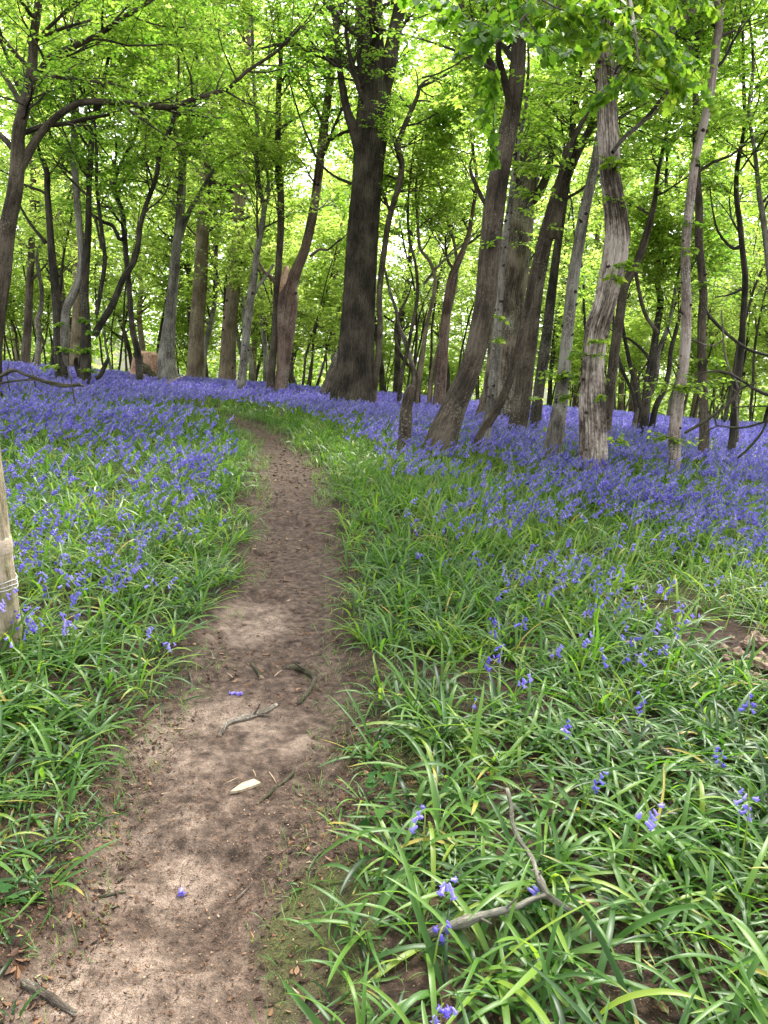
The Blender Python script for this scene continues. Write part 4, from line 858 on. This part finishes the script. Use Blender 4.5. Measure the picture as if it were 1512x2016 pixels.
def bell_frames(P, nb, size, t0=.74):
    """where the bells hang: positions, axes (up), sizes"""
    N, K, _ = P.shape
    t = t0 + (1 - t0) * (np.arange(nb)[None, :] + rng.uniform(.1, .9, (N, nb))) / nb; f = np.minimum(t, .999) * (K - 1); i = f.astype(int); f = (f - i)[..., None]; a = np.arange(N)[:, None]
    p = P[a, i] * (1 - f) + P[a, i + 1] * f
    lz = np.arctan2(P[:, -1, 1] - P[:, 0, 1], P[:, -1, 0] - P[:, 0, 0])[:, None] + rng.normal(0, .9, (N, nb))
    sp = rng.uniform(.25, 1.25, (N, nb)); o = np.stack([np.cos(lz), np.sin(lz), np.zeros_like(lz)], -1)
    ax = -nrm(o * np.sin(sp)[..., None] + np.array([0, 0, -1.]) * np.cos(sp)[..., None]); p = p + o * (.015 * rng.uniform(.3, 1.5, (N, nb, 1)))
    s = rng.uniform(size[0], size[1], (N, nb)) * (1 - .35 * (t - t0) / (1 - t0))
    return p, ax, s
def bells_into(mb, p, ax, s, tm, rv):
    p = p.reshape(-1, 3); ax = ax.reshape(-1, 3); s = s.ravel(); N = len(p); V, Q, T = tm
    r = nrm(np.cross(ax, rng.normal(size=(N, 3)))); q = np.cross(ax, r); wd = rng.uniform(.78, 1.1, N)[:, None, None]
    W = p[:, None] + s[:, None, None] * (wd * (V[None, :, 0:1] * r[:, None] + V[None, :, 1:2] * q[:, None]) + V[None, :, 2:3] * ax[:, None]); m = len(V)
    k = np.arange(N)[:, None, None] * m; fs = [(k + Q[None]).reshape(-1, 4)]
    if len(T): fs.append((k + T[None]).reshape(-1, 3))
    mb.add(W.reshape(-1, 3), fs, 0, rnd=np.repeat(rv, m))
def flower_prob(x, y):
    """bluebell density per square metre, from where the photo shows them thick or thin"""
    px, py, _ = project(np.stack([x, y, hbase(x, y) + .25], -1)); d = path_dist(x, y); left = px < 560
    L_ = np.interp(py, [690, 800, 900, 1000, 1100, 1200, 1290, 1350], [70, 66, 72, 74, 56, 30, 8, .8])
    Rr = np.interp(py, [690, 800, 860, 930, 1000, 1080, 1180, 1300, 1500], [74, 70, 74, 88, 84, 50, 18, 6.5, 2.6])
    Rr = Rr * np.where(py > 930, np.interp(px, [560, 700, 900, 1300, 1500], [.2, .5, .85, 1.2, 1.4]), 1)
    D = np.where(left, L_, Rr)
    edge = np.where(left, sstep(.1, .75, d), sstep(.25, 1.5, d)); edge = np.where(y > 12, sstep(.3, 1.6, d), edge)
    patch = .25 + 1.0 * sstep(.36, .62, fbm(x * 1.1, y * 1.1, 201, 3))
    return D * edge * np.where(y < 14, patch, .7 + .3 * patch) * (1 - hole(x, y))
def flower_pos(y0, y1, dmax=130):
    x, y = scatter(y0, y1, dmax, 1.0); k = rng.uniform(size=len(x)) < flower_prob(x, y) / dmax; return x[k], y[k]
def lean_of(x, n):
    return rng.normal(.0, 1.1, n), np.abs(rng.normal(.24, .14, n))
# the ones that stand out nearest: heads at these photo points
HEADS = [(1465, 1385, .20), (1290, 1612, .20), (1462, 1580, .22), (1182, 1540, .16), (880, 1752, .14), (872, 1832, .10), (1050, 1752, .10), (835, 1612, .14), (1118, 1435, .14), (938, 1388, .12), (970, 1300, .20),
         (1272, 1290, .24), (1160, 1262, .20), (1190, 1290, .20), (1100, 1280, .16), (1300, 1165, .24), (1295, 1230, .22), (1225, 1125, .26), (1205, 1135, .24), (30, 1180, .34), (152, 1182, .24), (296, 1240, .14), (336, 1272, .12),
         (300, 1150, .24), (192, 1098, .26), (112, 1050, .28), (20, 1270, .16), (875, 2000, .12), (1260, 1380, .18), (1120, 1000, .3), (1055, 1130, .2), (1070, 1175, .2), (1335, 1195, .2), (1365, 1215, .2), (1030, 1225, .16)]
WHERE = {0: "rising over arching leaves at the right edge, beneath the soil clods", 1: "with two tiers of dark bells over long leaves, lower right", 2: "round-headed, hanging against the right edge, lower right", 3: "single drooping spike in the leaf hollow right of centre",
         4: "pale open spike standing just above the grey forked stick", 5: "lying open across the peeled end of the grey forked stick", 6: "small bud beside the elbow of the grey forked stick", 7: "small nodding spike above the leaning thin stick's left", 8: "upright twin spike in dark herb leaves, right of the path",
         9: "small dark buds in shadowed leaves right of the path", 10: "star-shaped head alone among strap leaves, right of the pale soil", 11: "tall double head standing nearest left of the soil clods", 19: "drooping across the foot of the wooden post", 20: "hanging cluster just right of the wooden post", 21: "small low head near the path's left bend", 26: "pale bell at the wooden post's base", 27: "cut by the photo's bottom edge"}
nearP = []
for hx, hy, hz in HEADS:
    p = hit(hx, hy, hz, height); nearP.append((p[0], p[1], hz))
nx_, ny_ = flower_pos(1.6, 5.2); order = np.argsort(ny_)
mid_x, mid_y = flower_pos(5.2, 7.2); o2 = np.argsort(mid_y); nx_ = np.concatenate([nx_[order], mid_x[o2]]); ny_ = np.concatenate([ny_[order], mid_y[o2]])
vis = project(np.stack([nx_, ny_, hbase(nx_, ny_) + .2], -1)); inview = (vis[0] > -10) & (vis[0] < 1522) & (vis[1] < 2030)
nx_, ny_ = nx_[inview], ny_[inview]
NIND = 300 - len(HEADS); ind_x, ind_y = nx_[:NIND], ny_[:NIND]; rest_x, rest_y = nx_[NIND:], ny_[NIND:]
# shared meshes for the separate ones
def bell_mesh(tm, name, rv):
    m = MB(); m.add(tm[0], [tm[1], tm[2]], 0, rnd=np.full(len(tm[0]), rv)); return m.mesh(name, [M_BELL])
BELLS = [bell_mesh(BELL_HI, "bell", v) for v in (.2, .38, .5, .65, .82)]
def frame_matrix(p, ax, s, wd):
    r = nrm(np.cross(ax, rng.normal(size=3))); q = np.cross(ax, r)
    return Matrix(((r[0] * s * wd, q[0] * s * wd, ax[0] * s, p[0]), (r[1] * s * wd, q[1] * s * wd, ax[1] * s, p[1]), (r[2] * s * wd, q[2] * s * wd, ax[2] * s, p[2]), (0, 0, 0, 1)))
def bluebell(x, y, H, laz, lean, nb, label, group, fine=True, size=(.019, .027)):
    g = float(gz_(np.array([x]), np.array([y]))[0]); root = empty("bluebell", (x, y, g), label, "flower", group)
    P = spike_lines(np.array([[0, 0, -.01]]), np.array([H]), np.array([laz]), np.array([lean]), 10)
    V, Q, bc = tubes(P, np.linspace(.0036, .0016, 10)[None], 6); m = MB(); m.add(V, [Q], 0, rnd=np.full(len(V), rng.uniform(.5, 1.0)), tip=np.zeros(len(V)))
    st = m.build("stem", [M_STEM], root)
    p, ax, s = bell_frames(P, nb, size, .70)
    if fine:
        rv = rng.integers(0, len(BELLS))
        for k in range(nb):
            b = bpy.data.objects.new("bell", BELLS[int(np.clip(rv + rng.integers(-1, 2), 0, 4))]); COL.objects.link(b); b.parent = root; b.matrix_local = frame_matrix(p[0, k], ax[0, k], float(s[0, k]), float(rng.uniform(.74, 1.0)))
    else:
        m = MB(); bells_into(m, p, ax, s, BELL_MID, np.clip(rng.normal(.5, .2, nb), 0, 1)); m.build("flower_head", [M_BELL], root)
    return root
for k, (x, y, hz) in enumerate(nearP):
    laz = float(rng.normal(.1, .9)); lean = float(abs(rng.normal(.25, .12))); H = hz * 1.2 + .03
    # step the foot back so that the nodding head stands at the seen point
    dx = H * .55 * math.sin(lean + .3); fx, fy = x - dx * math.cos(laz), y - dx * math.sin(laz)
    side = "left" if x < -.2 else "right"
    bluebell(fx, fy, H, laz, lean, int(rng.integers(4, 9)) if k not in (6, 26, 9) else 2, ("violet bluebell " + WHERE[k]) if k in WHERE else ("violet bluebell spike standing out singly on the near left bank" if side == "left" else "violet bluebell spike standing out singly over the near right leaves"),
             None if k in WHERE else ("single bluebells on the near left bank" if side == "left" else "single bluebells over the near right leaves"), size=(.023, .031))
for k, (x, y) in enumerate(zip(ind_x, ind_y)):
    l_, r_ = path_edges(y); left = x < (l_ + r_) / 2
    laz, lean = lean_of(x, 1)
    bluebell(float(x), float(y), float(rng.uniform(.20, .36)), float(laz[0]), float(lean[0]), int(rng.integers(5, 10)),
             "violet bluebell spike in the thick stand on the left bank" if left else "violet bluebell spike scattered in the grassy right bank", "bluebells in the left bank's near stand" if left else "bluebells scattered over the right bank", fine=k < 120)
fb = MB(); sb = MB()
def mass(x, y, nb, tm, H, size, sr, ss):
    n = len(x)
    if n == 0: return
    laz, lean = lean_of(x, n); base = np.stack([x, y, gz_(x, y) - .01], -1); P = spike_lines(base, rng.uniform(H[0], H[1], n), laz, lean, 6)
    p, ax, s = bell_frames(P, nb, size); tone = rng.normal(.5, .16, n) + .3 * (fbm(x * .7, y * .7, 211, 2) - .5)
    bells_into(fb, p, ax, s, tm, np.clip(np.repeat(tone, nb) + rng.normal(0, .17, n * nb), 0, 1))
    R = np.full((n, 6), sr); V, Q, bc = tubes(P, R, ss); fb.add(V, [Q], 1, rnd=np.repeat(np.clip(rng.normal(.6, .25, n), 0, 1), 6 * ss), tip=np.zeros(len(V)))
mass(rest_x, rest_y, 8, BELL_MID, (.24, .40), (.020, .028), .0028, 4)
x, y = flower_pos(7.2, 11.0); mass(x, y, 10, BELL_MID, (.28, .44), (.022, .031), .0032, 3)
x, y = flower_pos(11.0, 17.0); mass(x, y, 9, BELL_LOW, (.30, .46), (.030, .042), .0035, 3)
x, y = flower_pos(17.0, 29.0); mass(x, y, 8, BELL_LOW, (.30, .44), (.044, .060), .004, 3)
tag(fb.build("bluebell_carpet", [M_BELL, M_STEM]), "continuous violet-blue carpet of bluebells spreading back under the trees", "flowers", kind='stuff')

# ------------------------------------------------------------------ sticks, stumps, post
def stick(name, label, cat, polys, mat, group=None, lift=.5, ends=True, Y=None, tip=None):
    """polys: lists of photo points (x, y, width[, height above ground]) lying on the ground"""
    root = None; m = MB(); org = None
    for poly in polys:
        rows = []
        for q in poly:
            if Y is not None: P, dep = atdepth(q[0], q[1], q[3] if len(q) > 3 else Y)
            else:
                P = hit(q[0], q[1], 0.0 if len(q) < 4 else q[3], height); dep = (P - CAM) @ F_
            r = q[2] * .8 / 2 / FPX * dep
            rows.append([*P, r]); rows[-1][2] += r * lift if Y is None else 0
        C = spline(rows, .02 if Y is None else .06); C[:, :3] += rng.normal(0, .06, (len(C), 3)) * C[:, 3:4]; C[:, 3] *= 1 + .12 * np.sin(np.arange(len(C)) * 1.7)
        if org is None: org = C[0, :3].copy()
        rq = np.random.default_rng(abs(int(poly[0][0] * 3 + poly[0][1])))
        if len(C) > 14:                                      # short broken side twigs
            for kk in rq.integers(3, len(C) - 3, max(2, len(C) // 14)):
                dd = nrm(np.cross(C[kk + 1, :3] - C[kk, :3], rq.normal(size=3))) + nrm(C[kk + 1, :3] - C[kk, :3]) * .8; dd[2] = abs(dd[2]); rr_ = C[kk, 3]; t5 = np.linspace(0, 1, 5)[:, None]
                pp = C[kk, :3] + dd * t5 * rr_ * rq.uniform(2.5, 7); V, Q, bc = tubes(pp[None], (rr_ * np.linspace(.6, .25, 5))[None], 6); m.add(V, [Q], 0, bark=bc * 3)
            C[:, 3] *= 1 + .35 * np.exp(-((np.arange(len(C))[:, None] - rq.integers(2, len(C) - 2, 3)[None]) / 1.2) ** 2).max(1)
        V, Q, bc = tubes(C[None, :, :3], C[None, :, 3], 9, trunk_mod(0, 0, 5, .14, abs(int(poly[0][0])))); m.add(V, [Q], 0, bark=bc * 3)
        for e, ring in ((C[0, :3], np.arange(9)[::-1]), (C[-1, :3], np.arange(9) + (len(C) - 1) * 9)):
            o = m.n - len(V) if e is C[0, :3] else m.n - len(V)
        b0 = m.n - len(V); m.add(np.stack([C[0, :3], C[-1, :3]]), [], 0, bark=np.zeros((2, 3)))
        a = np.arange(9) + b0; z = a + (len(C) - 1) * 9
        m.F.append(np.stack([np.roll(a, -1), a, np.full(9, m.n - 2)], -1)); m.F.append(np.stack([z, np.roll(z, -1), np.full(9, m.n - 1)], -1)); m.M += [np.ones(9, np.int32)] * 2
    o = m.build(name, [mat, B_CHIP if tip is None else tip], origin=org); return tag(o, label, cat, group)
stick("curved_stick", "curved grey barkless stick lying across the pale dirt of the path", "stick", [[(432, 1450, 13), (440, 1434, 12), (455, 1424, 12), (490, 1414, 12), (520, 1404, 12), (545, 1389, 10)]], B_DEAD)
stick("thin_stick", "thin dark stick slanting on the path beside the split wood", "stick", [[(508, 1583, 7), (535, 1560, 8), (560, 1540, 8), (576, 1525, 8), (581, 1506, 7)]], B_SMOOTH)
stick("hooked_root", "hooked brown root arching out of the path's right half", "root", [[(583, 1390, 7, .0), (600, 1372, 8, .01), (612, 1355, 9, .015), (618, 1335, 10, .015), (600, 1322, 12, .01), (580, 1316, 13, .0), (560, 1320, 10, -.01)]], B_SMOOTH)
stick("stubby_stick", "short stubby brown stick pointing up the path", "stick", [[(514, 1336, 12), (506, 1324, 11), (496, 1309, 9)]], B_SMOOTH)
stick("short_twig", "short pale twig upright on the path's left verge", "stick", [[(376, 1366, 7), (377, 1345, 6), (374, 1326, 7)]], B_DEAD)
stick("brown_twig", "brown twig lying flat on the lower path", "stick", [[(195, 1768, 8), (222, 1762, 8), (248, 1757, 7)]], B_SMOOTH)
stick("pale_twig", "small pale twig leaning towards the right verge low on the path", "stick", [[(465, 1772, 7), (480, 1758, 8), (496, 1740, 7)]], B_DEAD)
stick("buried_root", "worn grey root half buried in the dirt at the lower left", "root", [[(45, 1938, 24, -.006), (75, 1955, 28, -.004), (105, 1975, 26, -.006), (150, 2005, 22, -.008)]], B_DEAD)
stick("forked_stick", "long grey forked lichened stick lying in the strap leaves, peeled at one end", "stick",
      [[(838, 1845, 17, .04), (870, 1832, 19, .05), (920, 1816, 18, .07), (960, 1803, 17, .08), (1010, 1790, 15, .09), (1050, 1772, 13, .10), (1078, 1764, 12, .10)],
       [(998, 1555, 9, .15), (1006, 1590, 10, .15), (1008, 1620, 11, .14), (1022, 1655, 11, .13), (1045, 1690, 12, .12), (1058, 1725, 13, .11), (1076, 1764, 15, .10), (1100, 1780, 14, .08), (1128, 1797, 13, .06)]], B_GREY)
stick("brown_stick", "dark brown stick sunk in the leaves on the right", "stick", [[(1128, 1385, 8, .05), (1150, 1405, 9, .05), (1190, 1438, 9, .05), (1230, 1444, 8, .05), (1270, 1460, 7, .05)]], B_SMOOTH)
stick("bark_slab", "broken pale bark piece wedged in leaves on the right", "bark", [[(1300, 1475, 12, .05), (1320, 1490, 16, .05), (1345, 1505, 14, .04)]], B_DEAD)
stick("fallen_twig", "dark twig across the bottom of the right verge", "stick", [[(1150, 1945, 10, .02), (1180, 1975, 14, .015), (1215, 1998, 13, .01), (1260, 2030, 12, .01)]], B_SMOOTH)
for k, (x0, y0, x1, y1, wd) in enumerate([(340, 1436, 366, 1436, 7), (447, 1325, 462, 1338, 6), (555, 1320, 540, 1332, 7), (602, 1700, 615, 1698, 8), (67, 1928, 82, 1918, 8), (575, 1945, 600, 1972, 9), (316, 1564, 330, 1562, 5), (470, 1530, 440, 1545, 4), (530, 1520, 545, 1545, 6), (498, 1516, 504, 1530, 6)]):
    stick("wood_chip", "small pale splinter of wood lying on the trodden dirt", "wood chip", [[(x0, y0, wd * .35), ((x0 + x1) / 2, (y0 + y1) / 2, wd * .7), (x1, y1, wd * .3)]], B_CHIP, "pale wood splinters on the path")
m = MB(); pts = [hit(a, b, .012, height) for a, b in ((453, 1558), (476, 1541), (500, 1533), (514, 1540), (492, 1549), (470, 1556))]; pts = np.array(pts); nP = len(pts)
dn = pts - np.array([0, 0, .010]); V = np.concatenate([pts, dn]); m.add(V, [np.array([[i, (i + 1) % nP, nP + (i + 1) % nP, nP + i] for i in range(nP)])[:, ::-1], ], 0, bark=V)
m.F.append(np.arange(nP)[None, :]); m.M.append(np.zeros(1, np.int32))
tag(m.build("split_wood", [B_CHIP], smooth=False, origin=pts[0]), "flat pointed cream sliver of split wood in the middle of the path", "wood piece")
for (hx, hy, n, lab) in ((356, 1748, 1, "single fallen violet bell lying on the lower path"), (472, 1363, 3, "few fallen violet bells lying together on the upper path")):
    p = hit(hx, hy, .008, height); r_ = empty("fallen_bell", p, lab, "flower")
    for k in range(n):
        b = bpy.data.objects.new("bell", BELLS[3]); COL.objects.link(b); b.parent = r_; b.matrix_local = frame_matrix(np.array([rng.normal(0, .014) if n > 1 else 0, rng.normal(0, .006) if n > 1 else 0, .0]), nrm(np.array([rng.normal(0, .6), .8, .12])), .026, 1.2)
# soil clods at the right edge
def lump(name, label, cat, c, r, mat, squash=.7, group=None, seed=1, rough=.35):
    rr = np.random.default_rng(seed); nu, nv = 18, 12; u = np.linspace(0, 2 * math.pi, nu, endpoint=False); v = np.linspace(.02, math.pi - .02, nv); U, Vv = np.meshgrid(u, v)
    S = np.stack([np.cos(U) * np.sin(Vv), np.sin(U) * np.sin(Vv), np.cos(Vv)], -1); q = fbm(S[..., 0] * 2.3 + seed * 3.1 + S[..., 2] * 1.7, S[..., 1] * 2.3 + S[..., 2] * 2.1, seed, 4)
    q[:, :] = q; S = S * (1 + rough * (q[..., None] - .5) * 3.2) * r * .8 * np.array([1, 1, squash]); i = np.arange(nv * nu).reshape(nv, nu)
    Q = np.stack([i[:-1], i[1:], np.roll(i, -1, 1)[1:], np.roll(i, -1, 1)[:-1]], -1).reshape(-1, 4)
    m = MB(); m.add(S.reshape(-1, 3), [Q], 0, bark=S.reshape(-1, 3)); o = m.build(name, [mat], smooth=seed % 2 == 0); o.location = [float(a) for a in c]; return tag(o, label, cat, group)
for k, (cx, cy_, r) in enumerate([(1490, 1262, .07), (1455, 1290, .06), (1500, 1310, .08), (1420, 1275, .045), (1475, 1335, .055), (1505, 1350, .05), (1440, 1318, .04), (1400, 1300, .03), (1468, 1268, .035), (1430, 1296, .03), (1480, 1300, .04), (1462, 1318, .03), (1495, 1290, .035), (1415, 1316, .022), (1385, 1284, .02), (1450, 1345, .03), (1500, 1235, .03), (1440, 1255, .022), (1490, 1330, .03)]):
    lump("soil_clod", "crumbly dry brown clod in the bare patch at the right edge", "soil clod", hit(cx, cy_, .03, height), r, M_CLOD, .75, "soil clods in the bare patch at the right edge", 3 + k)
# cut stump
Ys = float(hit(292, 742, .28)[1]) + .6; rows = []
for q in [(289, 760, 64), (289, 738, 60), (289, 712, 56), (290, 696, 52)]:
    P, dep = atdepth(q[0], q[1], Ys); rows.append([*P, q[2] / 2 / FPX * dep])
rows = np.array(rows); C = spline(rows, .05); org = np.array([*C[0, :2], float(hbase(C[0, 0], C[0, 1]))]); rt = empty("tree_stump", org, "sawn pinkish-brown stump left of the pale twisted trunk", "stump")
m = MB(); V, Q, bc = tubes(C[None, :, :3], C[None, :, 3], 30, trunk_mod(.12, .03, 12, .05, 4)); m.add(V, [Q], 0, bark=bc); m.build("trunk", [B_CUT], rt, origin=org)
m = MB(); ring = V.reshape(len(C), 30, 3)[-1]; cc = ring.mean(0) + np.array([0, 0, .05]); r2 = cc + (ring - cc) * .55 + np.array([0, 0, .02]); r2[:, 2] += rng.normal(0, .015, 30)
VV = np.concatenate([ring, r2, cc[None]]); a = np.arange(30); b = (a + 1) % 30
m.add(VV, [np.stack([a, b, 30 + b, 30 + a], -1), np.stack([30 + a, 30 + b, np.full(30, 60)], -1)], 0, bark=VV * 3); m.build("cut_face", [B_CUT], rt, origin=org)
stick("mossy_log", "short dark mossy log leaning against the twisted trunk's foot", "log", [[(264, 694, 9), (276, 714, 13), (292, 732, 18), (306, 746, 20), (318, 753, 18)]], B_SMOOTH, Y=Ys - 1.0)
stick("dead_branch", "tangle of grey dead branches lying in the flowers at the left edge", "dead branch",
      [[(-15, 748, 8), (12, 735, 8), (28, 729, 7), (50, 738, 6), (90, 750, 5), (130, 757, 5), (165, 760, 4)], [(-10, 756, 5), (30, 750, 5), (70, 748, 5), (120, 760, 6), (160, 757, 8)], [(20, 770, 3), (14, 740, 3), (18, 712, 2)], [(70, 762, 3), (66, 740, 3), (60, 722, 2)]], B_SMOOTH, Y=12.4)
stick("white_stick", "thin bleached stick standing slantwise in front of the left coppices", "stick", [[(129, 700, 2.6), (134, 722, 3), (138, 742, 3.2), (143, 768, 3), (148, 800, 3)]], B_DEAD, Y=11.4)
stick("white_twig", "bleached twig lying at the foot of the twisted trunk", "stick", [[(328, 756, 3), (345, 746, 3), (366, 739, 2.4)]], B_CHIP, Y=15.8)
stick("arching_dead_branch", "dark bare branches arching out of the bluebells at the right edge", "dead branch",
      [[(1347, 853, 6), (1380, 834, 7), (1412, 812, 7), (1442, 788, 6), (1454, 768, 5), (1470, 760, 5), (1488, 754, 4)], [(1530, 784, 7), (1490, 768, 7), (1462, 750, 6), (1436, 736, 6), (1404, 731, 5), (1366, 738, 4)],
       [(1452, 902, 6), (1478, 878, 6), (1500, 850, 6), (1515, 815, 6), (1530, 770, 6)], [(1530, 818, 6), (1500, 832, 5), (1460, 842, 5), (1412, 838, 4)], [(1380, 860, 4), (1398, 845, 4), (1410, 838, 4), (1406, 812, 3), (1418, 795, 3)], [(1525, 800, 4), (1480, 800, 4), (1445, 802, 3)]], B_DARK, Y=9.4)
stick("bleached_sapling", "thin bleached crooked dead sapling behind the arching dark branches", "dead tree", [[(1452, 870, 5), (1452, 830, 5), (1450, 790, 5), (1453, 765, 5), (1446, 745, 5), (1434, 722, 4), (1426, 690, 4), (1424, 655, 4), (1420, 610, 3)], [(1424, 670, 3), (1405, 680, 4), (1385, 678, 4), (1362, 666, 3)]], B_DEAD, Y=12.0)
# dark low bush at the foot of the pale furrowed trunk
p, _ = atdepth(1222, 880, YP + .5); org = np.array([p[0], p[1], float(hbase(p[0], p[1]))]); rt = empty("bramble_bush", org, "dark low leafy bush at the right foot of the pale furrowed trunk", "bush")
m = MB(); n = 26; az = rng.uniform(0, 6.28, n); t = np.linspace(0, 1, 6)[None, :, None]; ln = rng.uniform(.3, .62, (n, 1, 1))
d = np.stack([np.cos(az), np.sin(az), rng.uniform(.3, 1.2, n)], -1)[:, None, :]; P = org + d * t * ln * .8 + np.array([0, 0, -.25]) * t ** 2 * ln
V, Q, bc = tubes(P, np.full((n, 6), .004), 3); m.add(V, [Q], 1, bark=bc, rnd=np.zeros(len(V))); leaf_along(P, 16, (.045, .08), LEAF6, m, 0, tone=-.25); m.build("foliage", [M_MAPLE, B_TWIG], rt, smooth=False, origin=org)

# fence post at the left edge
pr = .095
base = hit(45, 1288, 0, height); P2, dep2 = atdepth(20, 1100, base[1] - .02); P3, _ = atdepth(3, 930, base[1] - .04)
ax_ = nrm(P3 - base); ctr = base - np.array([pr, 0, 0]); m = MB()
Kp = 34; tt = np.linspace(-.25, 1.18, Kp); Pp = ctr + ax_ * tt[:, None]; Rp = pr * (1 + .05 * np.exp(-np.maximum(tt, 0) / .12) - .03 * tt)
rt = empty("fence_post", [ctr[0], ctr[1], float(base[2])], "weathered timber post cut by the left edge, wire wound round it", "post"); org = np.array([ctr[0], ctr[1], float(base[2])])
V, Q, bc = tubes(Pp[None], Rp[None], 32, trunk_mod(.0, .035, 7, .03, 3)); m.add(V, [Q], 0, bark=bc)
top = np.arange(32) + (Kp - 1) * 32; m.add(Pp[-1:], [], 0, bark=Pp[-1:]); m.F.append(np.stack([top, np.roll(top, -1), np.full(32, m.n - 1)], -1)); m.M.append(np.zeros(32, np.int32))
B_POST = bark_mat("weathered_post_wood", (.13, .105, .055), (.30, .25, .16), (.46, .37, .28), (9, .8), .25, (.27, .28, .12), .5, .7, 50)
m.build("post", [B_POST], rt, origin=org)
def band(t0, r, tilt, th, name, mat, ns=40, flat=1.0, arc=(0, 2 * math.pi)):
    a = np.linspace(arc[0], arc[1], ns); ex = nrm(np.cross(ax_, [0, 1, 0])); ey = np.cross(ax_, ex)
    P = ctr + ax_ * (t0 + tilt * np.cos(a) + .004 * np.sin(5 * a))[:, None] + r * (np.cos(a)[:, None] * ex + np.sin(a)[:, None] * ey); V, Q, bc = tubes(P[None], np.full((1, ns), th), 8)
    if flat != 1.0: V = P.repeat(8, 0) + (V - P.repeat(8, 0)) + np.outer((V - P.repeat(8, 0)) @ ax_, ax_) * (flat - 1)
    mm = MB(); mm.add(V, [Q], 0, bark=bc); return mm.build(name, [mat], rt, origin=org)
for t0, tl in ((.37, .02), (.385, .012), (.36, .028)): band(t0, pr + .003, tl, .0022, "wire", M_WIRE)
band(.55, pr - .0045, .014, .0065, "bark_strip", B_POST, flat=7.0)
